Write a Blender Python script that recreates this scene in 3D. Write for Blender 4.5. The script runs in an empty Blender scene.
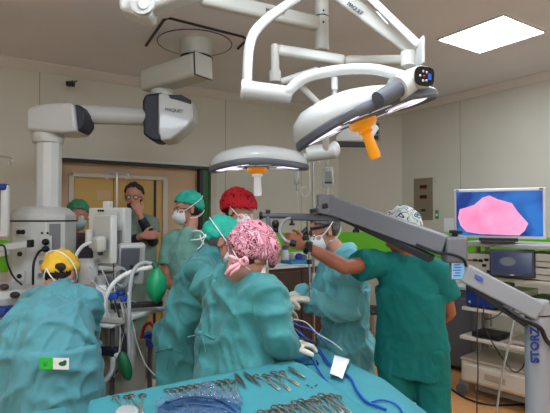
import bpy, bmesh, math, random
from mathutils import Vector as V, Matrix, Quaternion, noise
random.seed(7)
SC = bpy.context.scene
COL = SC.collection
# ---------------------------------------------------------------- camera
CAMZ, FPX, PITCH = 1.6, 474.0, math.radians(1.15)
cd = bpy.data.cameras.new('camera'); cam = bpy.data.objects.new('camera', cd); COL.objects.link(cam)
cam.location = (0, 0, CAMZ); cam.rotation_euler = (math.pi/2 + PITCH, 0, 0)
cd.sensor_width = 36; cd.lens = FPX/550*36; cd.clip_start = .05
SC.camera = cam
w = bpy.data.worlds.new('world'); SC.world = w; w.use_nodes = True
w.node_tree.nodes['Background'].inputs[0].default_value = (.8, .85, 1, 1)
w.node_tree.nodes['Background'].inputs[1].default_value = .15
SC.view_settings.view_transform = 'Standard'; SC.view_settings.look = 'None'
SC.view_settings.exposure = 0.15; SC.view_settings.gamma = 1
LAMP_W = 29.0     # strength of each ceiling luminaire
SC.cycles.use_denoising = True
SC.cycles.max_bounces = 8

def W(px, py, Y):
    "a point at depth Y (metres ahead of the photographer) seen at that place"
    c, s = math.cos(PITCH), math.sin(PITCH)
    a, b = (px-275)/FPX, (206.5-py)/FPX
    d = V((a, c - b*s, s + b*c)); return V((0, 0, CAMZ)) + d*(Y/d.y)
Z = V((0, 0, 1))
A = V((.836, .549, 0)).normalized()       # along the back wall
N = V((-A.y, A.x, 0))                     # towards the back wall
def R(u, v, z=0): return A*u + N*v + Z*z  # room coordinates

# ---------------------------------------------------------------- materials
def lin(c):
    return tuple(((x/255)/12.92 if x/255 <= .04045 else ((x/255+.055)/1.055)**2.4) for x in c) + (1,)
MATS = {}
def mat(name, rgb, rough=.5, metal=0, var=0, vscale=8, bump=0, bscale=40, emit=None, trans=0, alpha=1, sheen=0, coat=0, detail=3):
    m = bpy.data.materials.new(name); m.use_nodes = True; nt = m.node_tree; b = nt.nodes['Principled BSDF']
    b.inputs['Base Color'].default_value = lin(rgb); b.inputs['Roughness'].default_value = rough
    b.inputs['Metallic'].default_value = metal
    b.inputs['Transmission Weight'].default_value = trans; b.inputs['Alpha'].default_value = alpha
    b.inputs['Sheen Weight'].default_value = sheen; b.inputs['Coat Weight'].default_value = coat
    tc = nt.nodes.new('ShaderNodeTexCoord')
    if var:
        n = nt.nodes.new('ShaderNodeTexNoise'); n.inputs['Scale'].default_value = vscale; n.inputs['Detail'].default_value = detail
        nt.links.new(tc.outputs['Object'], n.inputs['Vector'])
        r = nt.nodes.new('ShaderNodeValToRGB'); c = lin(rgb)
        r.color_ramp.elements[0].position = .3; r.color_ramp.elements[1].position = .7
        r.color_ramp.elements[0].color = tuple(x*(1-var) for x in c[:3]) + (1,)
        r.color_ramp.elements[1].color = tuple(min(1, x*(1+var)) for x in c[:3]) + (1,)
        nt.links.new(n.outputs['Fac'], r.inputs['Fac']); nt.links.new(r.outputs['Color'], b.inputs['Base Color'])
    if bump:
        n = nt.nodes.new('ShaderNodeTexNoise'); n.inputs['Scale'].default_value = bscale; n.inputs['Detail'].default_value = 5
        nt.links.new(tc.outputs['Object'], n.inputs['Vector'])
        bp = nt.nodes.new('ShaderNodeBump'); bp.inputs['Strength'].default_value = bump; bp.inputs['Distance'].default_value = .02
        nt.links.new(n.outputs['Fac'], bp.inputs['Height']); nt.links.new(bp.outputs['Normal'], b.inputs['Normal'])
    if emit:
        b.inputs['Emission Color'].default_value = lin(emit[0]); b.inputs['Emission Strength'].default_value = emit[1]
    MATS[name] = m; return m
def ramp_mat(name, stops, scale, kind='noise', rough=.8, warp=0, interp='CONSTANT'):
    m = mat(name, (200, 200, 200), rough); nt = m.node_tree; b = nt.nodes['Principled BSDF']
    tc = nt.nodes.new('ShaderNodeTexCoord')
    if kind == 'noise':
        n = nt.nodes.new('ShaderNodeTexNoise'); n.inputs['Detail'].default_value = 1.5; n.inputs['Distortion'].default_value = warp; out = n.outputs['Fac']
    else:
        n = nt.nodes.new('ShaderNodeTexVoronoi'); n.feature = 'F1'; out = n.outputs['Color' if kind == 'cells' else 'Distance']
    n.inputs['Scale'].default_value = scale
    nt.links.new(tc.outputs['Object'], n.inputs['Vector'])
    r = nt.nodes.new('ShaderNodeValToRGB'); r.color_ramp.interpolation = interp
    while len(r.color_ramp.elements) < len(stops): r.color_ramp.elements.new(.5)
    for e, (p, c) in zip(r.color_ramp.elements, stops): e.position = p; e.color = lin(c)
    nt.links.new(out, r.inputs['Fac']); nt.links.new(r.outputs['Color'], b.inputs['Base Color'])
    return m
M = MATS
mat('wall', (202, 198, 182), .6, var=.03, vscale=2, bump=.05, bscale=30)
mat('wall_seam', (140, 132, 116), .7)
mat('wall_shade', (192, 186, 168), .6)
mat('ceiling', (228, 228, 236), .75, var=.04, vscale=1.5)
mat('cove', (212, 206, 198), .6)
mat('tan', (205, 172, 136), .55, var=.05, vscale=3)
mat('door_yellow', (203, 165, 92), .5, var=.06, vscale=3)
mat('door_frame', (205, 198, 182), .4)
mat('dark', (28, 28, 30), .5)
mat('black', (14, 14, 16), .45)
mat('green_band', (108, 200, 20), .45)
mat('green_dark', (30, 90, 35), .45)
mat('white', (204, 204, 198), .35)
mat('cream', (188, 187, 176), .35)
mat('whiteglossy', (192, 193, 189), .25, coat=.2)
mat('grey', (128, 128, 128), .45)
mat('beam_grey', (112, 112, 116), .42)
mat('beam_light', (150, 150, 152), .4)
mat('midgrey', (90, 92, 98), .45)
mat('navy', (28, 32, 48), .45)
mat('lightgrey', (186, 186, 180), .4)
mat('steel', (190, 190, 188), .28, metal=1)
mat('plate_steel', (150, 140, 120), .4, metal=.6)
mat('instrument', (176, 170, 160), .35, metal=.7)
mat('instrument_dark', (110, 100, 90), .35, metal=.6)
mat('gold', (200, 160, 80), .3, metal=1)
mat('amber', (240, 160, 20), .35, emit=((255, 150, 10), .25))
mat('frost', (225, 225, 225), .4, emit=((240, 235, 245), .25))
mat('lens', (240, 238, 250), .3, emit=((236, 230, 255), 1.05))
mat('diffuser', (255, 255, 255), .4, emit=((228, 240, 255), LAMP_W))
mat('teal_gown', (56, 130, 128), .75, var=.08, vscale=5, bump=.25, bscale=22, sheen=.2)
mat('teal_gown_light', (112, 190, 196), .75, var=.08, vscale=5, bump=.25, bscale=22, sheen=.2)
mat('aqua_gown', (80, 146, 152), .75, var=.08, vscale=5, bump=.2, bscale=20, sheen=.2)
mat('green_scrub', (0, 120, 114), .85, var=.06, vscale=4, bump=.25, bscale=25)
mat('pale_scrub', (122, 176, 160), .85, var=.06, vscale=4, bump=.2, bscale=25)
mat('dull_scrub', (118, 138, 122), .85, var=.06, vscale=4, bump=.2, bscale=25)
mat('dark_scrub', (78, 66, 74), .85, var=.08, vscale=4, bump=.2, bscale=25)
mat('drape', (56, 136, 142), .7, var=.06, vscale=4, bump=.25, bscale=14)
mat('drape_dark', (56, 134, 142), .7, var=.1, vscale=4, bump=.25, bscale=14)
mat('cap_teal', (40, 176, 150), .8, var=.12, vscale=14, bump=.3, bscale=40)
mat('cap_green', (60, 140, 100), .8, var=.1, vscale=14, bump=.3, bscale=40)
mat('cap_yellow', (236, 186, 52), .75, var=.08, vscale=14, bump=.3, bscale=30)
ramp_mat('cap_red', [(0, (200, 10, 30)), (.56, (60, 5, 12)), (.62, (215, 20, 45))], 22, warp=1.2)
ramp_mat('cap_pink', [(0, (206, 130, 142)), (.42, (84, 24, 36)), (.475, (216, 146, 158)), (.525, (100, 32, 44)), (.57, (222, 160, 170))], 19, warp=2.2)
ramp_mat('cap_floral', [(0, (235, 240, 236)), (.36, (40, 120, 150)), (.42, (238, 240, 236)), (.52, (30, 80, 110)), (.56, (240, 242, 238)), (.62, (120, 190, 160)), (.66, (240, 240, 230))], 12, warp=.8)
mat('pink_tie', (238, 168, 172), .7)
mat('mask_white', (232, 234, 232), .8, bump=.2, bscale=30)
mat('mask_blue', (176, 200, 202), .8, bump=.2, bscale=30)
mat('tie_white', (236, 238, 236), .7)
mat('glove', (236, 226, 204), .5, bump=.15, bscale=40)
mat('skin', (192, 134, 112), .55, var=.06, vscale=12)
mat('skin_tan', (176, 104, 76), .55, var=.08, vscale=12)
mat('skin_light', (214, 160, 136), .55, var=.05, vscale=12)
mat('hair_dark', (34, 26, 24), .6, bump=.5, bscale=90)
mat('hair_grey', (96, 92, 90), .6, bump=.5, bscale=90)
mat('hair_brown', (58, 36, 24), .6, bump=.5, bscale=90)
mat('eye', (235, 235, 230), .2)
mat('arm_black', (26, 30, 40), .6)
mat('blue', (20, 80, 190), .5)
mat('cable_blue', (20, 70, 165), .4)
mat('teal_blue', (20, 120, 165), .6, var=.1)
mat('paper', (232, 234, 230), .7)
mat('paper_blue', (150, 200, 228), .6)
mat('green_bag', (20, 150, 96), .4)
mat('green_dk', (16, 100, 60), .5)
mat('hose_grey', (168, 170, 168), .4)
mat('hose_white', (222, 222, 216), .4)
mat('red', (170, 24, 30), .45)
mat('brown_wood', (64, 46, 38), .5, var=.15, vscale=6)
mat('screen_dark', (20, 32, 60), .15, emit=((20, 40, 90), .25))
mat('screen_black', (24, 20, 24), .15)
mat('shelf', (176, 176, 174), .4)
mat('cart_box', (214, 208, 196), .45)
mat('cart_top', (176, 166, 150), .5)
mat('ink', (40, 44, 60), .6)
mat('storz_blue', (18, 50, 130), .5)
mat('label_blue', (60, 90, 180), .5)
mat('sticker_green', (50, 150, 90), .5)
mat('tag_green', (40, 190, 40), .5)
mat('clearplastic', (215, 225, 235), .08, trans=.75, alpha=.55)
mat('bag_plastic', (120, 150, 180), .1, trans=.3, alpha=.32, bump=.6, bscale=18)
mat('bag_inner', (34, 72, 108), .4, var=.4, vscale=14, bump=.8, bscale=20)
mat('fluid_bag', (214, 216, 212), .2, trans=.4, alpha=.75)
# floor: orange speckled linoleum
fm = mat('floor', (212, 152, 96), .38, var=.07, vscale=25, bump=.02, bscale=60, detail=6)

# ---------------------------------------------------------------- mesh helpers
ORG = {}
def tag(o, label=None, cat=None, group=None, kind=None):
    if label: o['label'] = label
    if cat: o['category'] = cat
    if group: o['group'] = group
    if kind: o['kind'] = kind
    return o
def empty(name, loc, label=None, cat=None, group=None):
    o = bpy.data.objects.new(name, None); COL.objects.link(o); o.location = loc; o.empty_display_size = .1
    ORG[o.name] = V(loc); return tag(o, label, cat, group)
def frame_of(d, hint=Z):
    d = V(d).normalized(); x = hint.cross(d)
    if x.length < 1e-4: x = V((1, 0, 0)).cross(d)
    if x.length < 1e-4: x = V((0, 1, 0)).cross(d)
    x.normalize(); return x, d.cross(x).normalized(), d
def link(name, me, m, parent=None, bevel=0, smooth=True, sub=0):
    o = bpy.data.objects.new(name, me); COL.objects.link(o)
    if m is not None:
        me.materials.clear(); me.materials.append(MATS[m] if isinstance(m, str) else m)
    org = V((0, 0, 0))
    if parent is not None:
        o.parent = parent; org = ORG.get(parent.name, V((0, 0, 0)))
        me.transform(Matrix.Translation(-org))
    ORG[o.name] = org
    if smooth:
        for p in me.polygons: p.use_smooth = True
    if bevel:
        b = o.modifiers.new('bevel', 'BEVEL'); b.width = bevel; b.segments = 3; b.limit_method = 'ANGLE'; b.angle_limit = .6
        b.harden_normals = False
    if sub:
        s = o.modifiers.new('sub', 'SUBSURF'); s.levels = s.render_levels = sub
    return o
class MB:
    def __init__(s): s.bm = bmesh.new()
    def ring(s, pts): return [s.bm.verts.new(p) for p in pts]
    def loft(s, rings, cap=True, closed=True):
        vs = [s.ring(r) for r in rings]; n = len(vs[0])
        for a, b in zip(vs, vs[1:]):
            for i in range(n if closed else n-1):
                j = (i+1) % n
                try: s.bm.faces.new((a[i], a[j], b[j], b[i]))
                except ValueError: pass
        if cap:
            for r in (vs[0], vs[-1]):
                try: s.bm.faces.new(r if r is vs[-1] else r[::-1])
                except ValueError: pass
        return s
    def box(s, c, size, ax=None, ay=None, az=None):
        ax = V(ax or (1, 0, 0)).normalized(); ay = V(ay) if ay else None; az = V(az or (0, 0, 1)).normalized()
        if ay is None: ay = az.cross(ax)
        ay = ay.normalized(); c = V(c); hx, hy, hz = (k/2 for k in size)
        q = lambda i, j, k: c + ax*hx*i + ay*hy*j + az*hz*k
        return s.loft([[q(-1, -1, k), q(1, -1, k), q(1, 1, k), q(-1, 1, k)] for k in (-1, 1)])
    def prism(s, pts, ext):
        ext = V(ext); return s.loft([[V(p) for p in pts], [V(p)+ext for p in pts]])
    def cone(s, p0, p1, r0, r1=None, n=20):
        r1 = r0 if r1 is None else r1; p0, p1 = V(p0), V(p1); x, y, d = frame_of(p1-p0)
        an = [2*math.pi*i/n for i in range(n)]
        return s.loft([[p + (x*math.cos(a)+y*math.sin(a))*r for a in an] for p, r in ((p0, r0), (p1, r1))])
    def tube(s, pts, r, n=12, cap=True):
        pts = [V(p) for p in pts]; rs = r if isinstance(r, (list, tuple)) else [r]*len(pts)
        x = None; rings = []
        for i, p in enumerate(pts):
            d = (pts[min(i+1, len(pts)-1)] - pts[max(i-1, 0)])
            if d.length < 1e-9: d = V((0, 0, 1))
            d.normalize()
            if x is None: x = frame_of(d)[0]
            x = (x - d*x.dot(d))
            if x.length < 1e-5: x = frame_of(d)[0]
            x.normalize(); y = d.cross(x)
            rings.append([p + (x*math.cos(a)+y*math.sin(a))*rs[i] for a in (2*math.pi*k/n for k in range(n))])
        return s.loft(rings, cap)
    def ell(s, c, r, ax=(1, 0, 0), az=(0, 0, 1), n=16, m=10):
        c = V(c); ax = V(ax).normalized(); az = V(az); az = (az - ax*az.dot(ax)).normalized(); ay = az.cross(ax)
        if not isinstance(r, (tuple, list)): r = (r, r, r)
        rings = []
        for j in range(m+1):
            t = math.pi*(.02 + .96*j/m) - math.pi/2
            rings.append([c + (ax*r[0]*math.cos(a)+ay*r[1]*math.sin(a))*math.cos(t) + az*r[2]*math.sin(t) for a in (2*math.pi*k/n for k in range(n))])
        return s.loft(rings)
    def rc(s, p0, p1, r0, r1=None, n=14):
        r1 = r0 if r1 is None else r1
        s.cone(p0, p1, r0, r1, n); s.ell(p0, r0, n=n, m=8); s.ell(p1, r1, n=n, m=8); return s
    def lathe(s, prof, c, axis=Z, n=32, sx=None):
        x, y, d = frame_of(axis); c = V(c)
        return s.loft([[c + d*h + (x*math.cos(a)+y*math.sin(a))*max(r, 1e-4) for a in (2*math.pi*k/n for k in range(n))] for r, h in prof])
    def mesh(s, name='m'):
        bmesh.ops.recalc_face_normals(s.bm, faces=s.bm.faces)
        me = bpy.data.meshes.new(name); s.bm.to_mesh(me); s.bm.free(); return me
    def build(s, name, m, parent=None, bevel=0, smooth=None, sub=0):
        o = link(name, s.mesh(name), m, parent, bevel, True, sub)
        if smooth is not True: # smooth by angle
            o.data.set_sharp_from_angle(angle=math.radians(35))
        return o
def box(name, m, c, size, parent=None, ax=None, ay=None, az=None, bevel=.004):
    return MB().box(c, size, ax, ay, az).build(name, m, parent, bevel)
def smooth_path(pts, k=6):
    pts = [V(p) for p in pts]; out = []
    for i in range(len(pts)-1):
        p0, p1, p2, p3 = pts[max(i-1, 0)], pts[i], pts[i+1], pts[min(i+2, len(pts)-1)]
        for j in range(k):
            t = j/k
            out.append(.5*((2*p1) + (p2-p0)*t + (2*p0-5*p1+4*p2-p3)*t*t + (3*p1-p0-3*p2+p3)*t**3))
    return out + [pts[-1]]
def tube(name, m, pts, r, parent=None, n=12, k=6):
    return MB().tube(smooth_path(pts, k) if k else pts, r, n).build(name, m, parent, smooth=True)
def text(name, s, c, xd, yd, size, m, parent, depth=.0015, bold=0):
    cu = bpy.data.curves.new('t', 'FONT'); cu.body = s; cu.size = size; cu.extrude = depth; cu.offset = bold; cu.align_x = 'CENTER'; cu.align_y = 'CENTER'
    o = bpy.data.objects.new('t', cu); COL.objects.link(o)
    me = bpy.data.meshes.new_from_object(o.evaluated_get(bpy.context.evaluated_depsgraph_get()))
    bpy.data.objects.remove(o)
    xd = V(xd).normalized(); yd = V(yd); yd = (yd-xd*yd.dot(xd)).normalized(); zd = xd.cross(yd)
    mt = Matrix((xd, yd, zd)).transposed().to_4x4(); mt.translation = V(c); me.transform(mt)
    return link(name, me, m, parent, smooth=False)
def remesh(mb, voxel, it=4, fac=.5):
    me = mb.mesh('tmp'); o = bpy.data.objects.new('tmp', me); COL.objects.link(o)
    r = o.modifiers.new('r', 'REMESH'); r.mode = 'VOXEL'; r.voxel_size = voxel
    if it:
        sm = o.modifiers.new('s', 'SMOOTH'); sm.factor = fac; sm.iterations = it
    dg = bpy.context.evaluated_depsgraph_get(); dg.update()
    me2 = bpy.data.meshes.new_from_object(o.evaluated_get(dg)); bpy.data.objects.remove(o); bpy.data.meshes.remove(me)
    return me2
def wrinkle(me, amp, f=(6, 6, 2.4), seed=0, zlo=None):
    me.update(); ns = [V(v.normal) for v in me.vertices]; off = V((seed*3.1, seed*1.7, seed*.9))
    rid = lambda q: max(0, 1-3.2*abs(noise.noise(q)))**1.5
    for v, n in zip(me.vertices, ns):
        p = v.co; wq = noise.noise_vector(p*2.5+off)*.8
        q = V((p.x*f[0], p.y*f[1], p.z*f[2])) + wq + off
        a = rid(q); b = rid(q*2.2 + V((5, 5, 5))+wq*.6); c = rid(V((p.x*3+p.z*5, p.y*3, p.z*4-p.x*4))+off*2)
        v.co = p + n*(amp*.75*(a-.25) + amp*.4*(b-.25) + amp*.55*(c-.25))
    return me
# ---------------------------------------------------------------- the room
UR, VB, UL, VF, HT, HC = 5.016, 5.08, -2.6, -2.2, 3.0, 3.08
OP0, OP1, OPZ = .795, 2.47, 2.17
CH = .61
def struct(o): o['kind'] = 'structure'; return o
def rbox(name, m, u0, u1, v0, v1, z0, z1, bevel=0, parent=None):
    return box(name, m, R((u0+u1)/2, (v0+v1)/2, (z0+z1)/2), (u1-u0, v1-v0, z1-z0), parent, ax=A, ay=N, bevel=bevel)
struct(rbox('floor', 'floor', UL-.2, UR+.2, VF-.2, VB+.4, -.1, 0))
struct(rbox('ceiling', 'ceiling', UL-.2, UR+.2, VF-.2, VB+.4, HC, HC+.1))
mb = MB()
for u0, u1, z0, z1 in ((UL-.2, OP0, 0, HC), (OP0, OP1, OPZ, HC), (OP1, UR-CH, 0, HC)):
    mb.box(R((u0+u1)/2, VB+.15, (z0+z1)/2), (u1-u0, .3, z1-z0), A, N)
struct(mb.build('wall_back', 'wall'))
struct(rbox('wall_right', 'wall', UR, UR+.2, VF-.2, VB-CH, 0, HC))
struct(rbox('wall_left', 'wall', UL-.2, UL, VF, VB, 0, HC))
struct(rbox('wall_front', 'wall', UL-.2, UR+.2, VF-.2, VF, 0, HC))
c0, c1 = R(UR-CH, VB), R(UR, VB-CH)
n_ = (A+N).normalized()
struct(MB().prism([c0, c1, c1+n_*.2, c0+n_*.2], Z*HC).build('wall_corner', 'wall_shade'))
# cove between walls and ceiling
k = .075
def cove(i, p, q, inw):
    inw = V(inw)
    t = [p+Z*HT, p+Z*(HC+.01), p+inw*k+Z*(HC+.01), p+inw*k+Z*(HC-.012), p+inw*.012+Z*HT]
    struct(MB().prism(t, q-p).build('trim_%d' % i, 'cove'))
cove(1, R(UL, VB), c0, -N); cove(2, c1, R(UR, VF), -A); cove(3, c0, c1, -n_); cove(4, R(UL, VF), R(UL, VB), A)
# green band, three runs
struct(rbox('trim_5', 'green_band', UL, OP0-.03, VB-.008, VB+.02, 1.08, 1.38))
struct(rbox('trim_6', 'green_band', OP1+.05, UR-CH, VB-.008, VB+.02, 1.08, 1.38))
struct(MB().prism([c0+Z*1.08, c1+Z*1.08, c1-n_*.008+Z*1.08, c0-n_*.008+Z*1.08], Z*.3).build('trim_7', 'green_band'))
struct(rbox('trim_8', 'green_band', UR-.008, UR+.02, VF, VB-CH, 1.08, 1.38))
# door surround: white rail, recessed tan panel, frame, leaf, green edge
struct(rbox('trim_9', 'white', OP0-.02, OP1+.02, VB-.03, VB+.02, OPZ+.005, OPZ+.03, .004))
struct(rbox('trim_10', 'dark', OP0, OP1, VB-.005, VB+.06, OPZ-.025, OPZ+.005))
struct(rbox('trim_11', 'tan', OP0, 2.30, VB+.1, VB+.28, 0, OPZ))
struct(rbox('trim_12', 'black', 2.30, 2.34, VB+.02, VB+.28, 0, OPZ))
struct(rbox('trim_13', 'green_dark', 2.34, 2.43, VB+.03, VB+.2, 0, OPZ))
struct(rbox('trim_14', 'wall_shade', 2.43, 2.50, VB-.012, VB+.1, 0, OPZ-.03))
d = struct(rbox('door_1', 'door_yellow', .93, 1.33, VB+.085, VB+.11, 0, 2.0))
rbox('door_leaf', 'door_yellow', 1.338, 1.77, VB+.085, VB+.11, 0, 2.0, 0, d)
rbox('gap', 'black', 1.77, 1.80, VB+.082, VB+.11, 0, 2.0, 0, d)
rbox('side_panel', 'door_yellow', 1.80, 1.87, VB+.08, VB+.11, 0, 2.0, 0, d)
rbox('seam', 'dark', 1.33, 1.338, VB+.09, VB+.1, 0, 2.0, 0, d)
rbox('notice', 'tan', 1.16, 1.30, VB+.08, VB+.086, 1.77, 1.87, 0, d)
fr = MB()
for u0, u1, z0, z1 in ((.885, .93, 0, 2.04), (1.87, 1.925, 0, 2.04), (.885, 1.925, 2.0, 2.04)):
    fr.box(R((u0+u1)/2, VB+.08, (z0+z1)/2), (u1-u0, .05, z1-z0), A, N)
fr.build('door_frame', 'door_frame', d, .004)
for i, (u, z0) in enumerate(((2.62, 0), (3.75, 0), (-.5, 0), (.6, 0))):
    struct(rbox('trim_%d' % (15+i), 'wall_seam', u, u+.006, VB-.0015, VB+.01, z0, HT))
for i, v in enumerate((3.55, 2.35, 1.15)):
    struct(rbox('trim_%d' % (19+i), 'wall_seam', UR-.0015, UR+.01, v, v+.006, 0, HT))
struct(rbox('baseboard_right', 'wall_shade', UR-.012, UR, VF, VB-CH, 0, .1))
struct(rbox('baseboard_back', 'wall_shade', OP1+.05, UR-CH, VB-.012, VB, 0, .1))

# ceiling luminaires
def ceiling_light(u, v, label, group=None, drop=.006):
    e = empty('ceiling_light', R(u, v, HC), label, 'light', group)
    rbox('diffuser', 'diffuser', u-.285, u+.285, v-.285, v+.285, HC-drop, HC+.004, 0, e)
    f = MB()
    for a, b, c_, d_ in ((-.3, .3, -.3, -.285), (-.3, .3, .285, .3), (-.3, -.285, -.285, .285), (.285, .3, -.285, .285)):
        f.box(R(u+(a+b)/2, v+(c_+d_)/2, HC-.006), (b-a, d_-c_, .014), A, N)
    f.build('frame', 'white', e)
ceiling_light(3.585, 2.25, 'bright square recessed ceiling light right of the surgical lamps')
for u, v in ((.9, 1.1), (-1.3, 1.1), (3.585, -.4), (.9, -1.1), (-1.3, -1.1)):  # unseen panels added; diffusers hang low so their sides brighten the ceiling
    ceiling_light(u, v, 'added square ceiling light outside the picture, dropped to brighten the ceiling', 'added ceiling lights out of view', .07)
# ---------------------------------------------------------------- people
def hand_prims(mb, wr, d, n, side, curl=.5, s=1.0, inf=0.0, spread=.0):
    "palm + four fingers + thumb; d along the hand, n out of the palm, side +1/-1 where the thumb is"
    d = V(d).normalized(); n = V(n); n = (n-d*n.dot(d)).normalized(); a = n.cross(d)*side   # a points to the thumb side
    P = lambda x, y, z=0: wr + d*x*s + a*y*s + n*z*s
    rings = []
    for x, wy, wz in ((-.012, .024, .018), (.02, .031, .018), (.055, .041, .015), (.09, .041, .013), (.098, .034, .009)):
        rings.append([P(x, (wy+inf)*math.cos(t), (wz+inf)*math.sin(t)) for t in (2*math.pi*k/14 for k in range(14))])
    mb.loft(rings)
    for k, L in enumerate((.072, .080, .074, .058)):
        p = P(.09 - (.004 if k == 3 else 0), .031-.0205*k)
        dd = (d + a*(.10-.07*k)*(1+spread)).normalized(); r0 = (.0092, .0095, .009, .008)[k]*s
        ang = 0
        for j, fr_ in enumerate((.46, .31, .23)):
            ang += curl*(.8, 1.0, .7)[j]*(1+.08*k)
            dj = (dd*math.cos(ang) + n*math.sin(ang)).normalized(); q = p + dj*L*fr_*s
            mb.rc(p, q, r0*(1-.1*j)+inf, r0*(.93-.1*j)+inf, 10); p = q
    p = P(.022, .026, .004)
    for j, (L, dr) in enumerate(((.042, d*.62 + a*.72 + n*.3), (.032, d*.85 + a*.4 + n*(.3+curl*.3)), (.024, d*.95 + a*.1 + n*(.25+curl*.5)))):
        q = p + dr.normalized()*L*s; mb.rc(p, q, (.0135-.0018*j)*s+inf, (.0118-.0018*j)*s+inf, 10); p = q
def person(label, head, f, hip, shL, shR, elbL, wrL, elbR, wrR, feet, skin='skin', hair='hair_dark', f_up=None, look=1.0,
           outfit='gown', cloth='teal_gown', cap=('round', 'cap_teal'), mask='mask_white', gloves=True, group=None, seed=0,
           handL=None, handR=None, glasses=False, voxel=.009, skirt=(.23, .30), ties=True, short=False, lean=0, pants=None, zs=.22, hw=1.0, capz=0):
    head, hip, shL, shR = V(head), V(hip), V(shL), V(shR)
    elbL, wrL, elbR, wrR = V(elbL), V(wrL), V(elbR), V(wrR)
    f = V(f).normalized(); up = V(f_up) if f_up else Z; up = (up - f*up.dot(f)).normalized(); r = f.cross(up)
    if f_up is None:
        pass
    ch = (shL+shR)/2; sx = shR-shL; half = sx.length/2; sx = sx.normalized()
    spine = (ch-hip).normalized(); fw = spine.cross(sx); fw = fw.normalized()
    e = empty('person', (hip.x, hip.y, 0), label, 'person', group)
    neck0 = ch + spine*.03; neck1 = head - up*.085 - f*.02
    # ------ body
    def torso(mb, inf, hipw=.165, z0=-.06):
        rings = []
        for t, wx, wy, off in ((z0, hipw*.8, .085, 0), (0.02, hipw, .11, 0), (.3, .145, .10, 0), (.62, .165, .115, .01), (.85, .165, .105, .0), (.97, .13, .075, -.01), (1.04, .075, .055, -.005)):
            c = hip + (ch-hip)*t + fw*off; k = half/.18 if t > .5 else 1
            rings.append([c + sx*(wx*k+inf)*math.cos(a) + fw*(wy+inf)*math.sin(a) for a in (2*math.pi*i/20 for i in range(20))])
        mb.loft(rings)
    def arms(mb, inf, upto=2):
        for s, el, wr in ((shL, elbL, wrL), (shR, elbR, wrR)):
            mb.rc(s-spine*.015, s+(ch-s)*.35-spine*.01, .052+inf, .062+inf)
            if upto >= 1: mb.rc(s, s.lerp(el, upto if upto < 1 else 1), .053+inf, .040+inf if upto >= 1 else .05+inf)
            elif upto > 0: mb.cone(s, s.lerp(el, upto), .055+inf, .058+inf*1.3)
            if upto > 1:
                mid = el.lerp(wr, .3); mb.rc(el, mid, .040+inf, .042+inf); mb.rc(mid, wr, .042+inf, .027+inf)
    b = MB(); torso(b, -.012); arms(b, -.002)
    b.rc(neck0, neck1, .056, .050); b.rc(ch, neck0, .075, .060)
    for s in (shL, shR): b.rc(neck0+spine*.025, ch.lerp(s, .8)+spine*.0, .035, .035)
    H = lambda x, y, z: head + r*x*hw + f*y + up*z
    b.ell(H(0, -.012, .035), (.077*hw, .098, .090), r, up, 20, 14)          # cranium
    b.ell(H(0, .030, -.035), (.060*hw, .066, .080), r, up, 18, 12)          # face
    b.ell(H(0, .045, -.090), (.034, .036, .026), r, up)                     # chin
    b.ell(H(0, .078, .030), (.048, .016, .012), r, up)                      # brow
    b.rc(H(0, .088, .018), H(0, .112, -.028), .008, .014)                   # nose
    b.ell(H(.011, .100, -.033), .009); b.ell(H(-.011, .100, -.033), .009)
    b.ell(H(0, .086, -.060), (.024, .012, .006), r, up); b.ell(H(0, .085, -.071), (.021, .012, .007), r, up)   # lips
    for s in (1, -1):
        b.ell(H(s*.046, .062, -.02), (.022, .024, .02), r, up)              # cheeks
        b.ell(H(s*.078, -.008, -.008), (.010, .020, .033), (r - f*.35*s).normalized(), up)        # ears
        b.ell(H(s*.080, -.016, .010), (.010, .016, .018), r, up)
    dl = (wrL-elbL).normalized(); dr = (wrR-elbR).normalized()
    hl = handL or dict(d=dl, n=-sx if False else (sx*1.0), curl=.35); hr = handR or dict(d=dr, n=-sx, curl=.35)
    def hands(mb, inf):
        for wr, h, base in ((wrL, hl, 1), (wrR, hr, -1)):
            hand_prims(mb, wr, h.get('d', dl if base == 1 else dr), h['n'], h.get('side', base), h.get('curl', .4), h.get('s', 1.0), inf, h.get('spread', 0))
    hands(b, 0)
    for s, ft in zip((-1, 1), feet):
        ft = V(ft); hj = hip + sx*s*.09 - Z*.04; kn = hj.lerp(ft+Z*.08, .48) + fw*.03
        b.rc(hj, kn, .082, .055); b.rc(kn, ft+Z*.09, .053, .038); fd = V((fw.x, fw.y, 0)).normalized()
        b.rc(ft+Z*.045-fd*.05, ft+Z*.035+fd*.13, .04, .032)
    body = link('body', remesh(b, voxel*.75, 3), skin, e)
    # ------ eyes
    for s in (1, -1):
        MB().ell(H(s*.031, .080, .006), (.013, .010, .008), r, up).build('eye', 'eye', e, smooth=True)
    # ------ clothes
    c = MB()
    if outfit == 'gown':
        torso(c, .022, .175, -.02); arms(c, .024, 2); c.rc(ch-spine*.02, neck0+spine*.035, .10, .070)
        c.ell(hip, (.21, .17, .16), sx, spine)
        for s in (shL, shR): c.rc(neck0+spine*.03, ch.lerp(s, .85)+spine*.01, .052, .052)
        rings = []; lo = hip.z - zs
        n = 28
        for t in (1.0, .75, .5, .25, 0):
            z = zs + (hip.z-zs)*t; wx = skirt[0] + (skirt[1]-skirt[0])*(1-t); wy = wx*.72
            cc = V((hip.x, hip.y, z)) - V((fw.x, fw.y, 0))*lean*(1-t)
            sxx = V((sx.x, sx.y, 0)).normalized(); fww = V((fw.x, fw.y, 0)).normalized()
            rings.append([cc + (sxx*wx*math.cos(a) + fww*wy*math.sin(a))*(1+.05*(1-t)*math.sin(a*9+seed)) for a in (2*math.pi*i/n*1.0 for i in range(n))])
        c.loft(rings)
        rings = []                                                          # widening between chest and skirt
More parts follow.
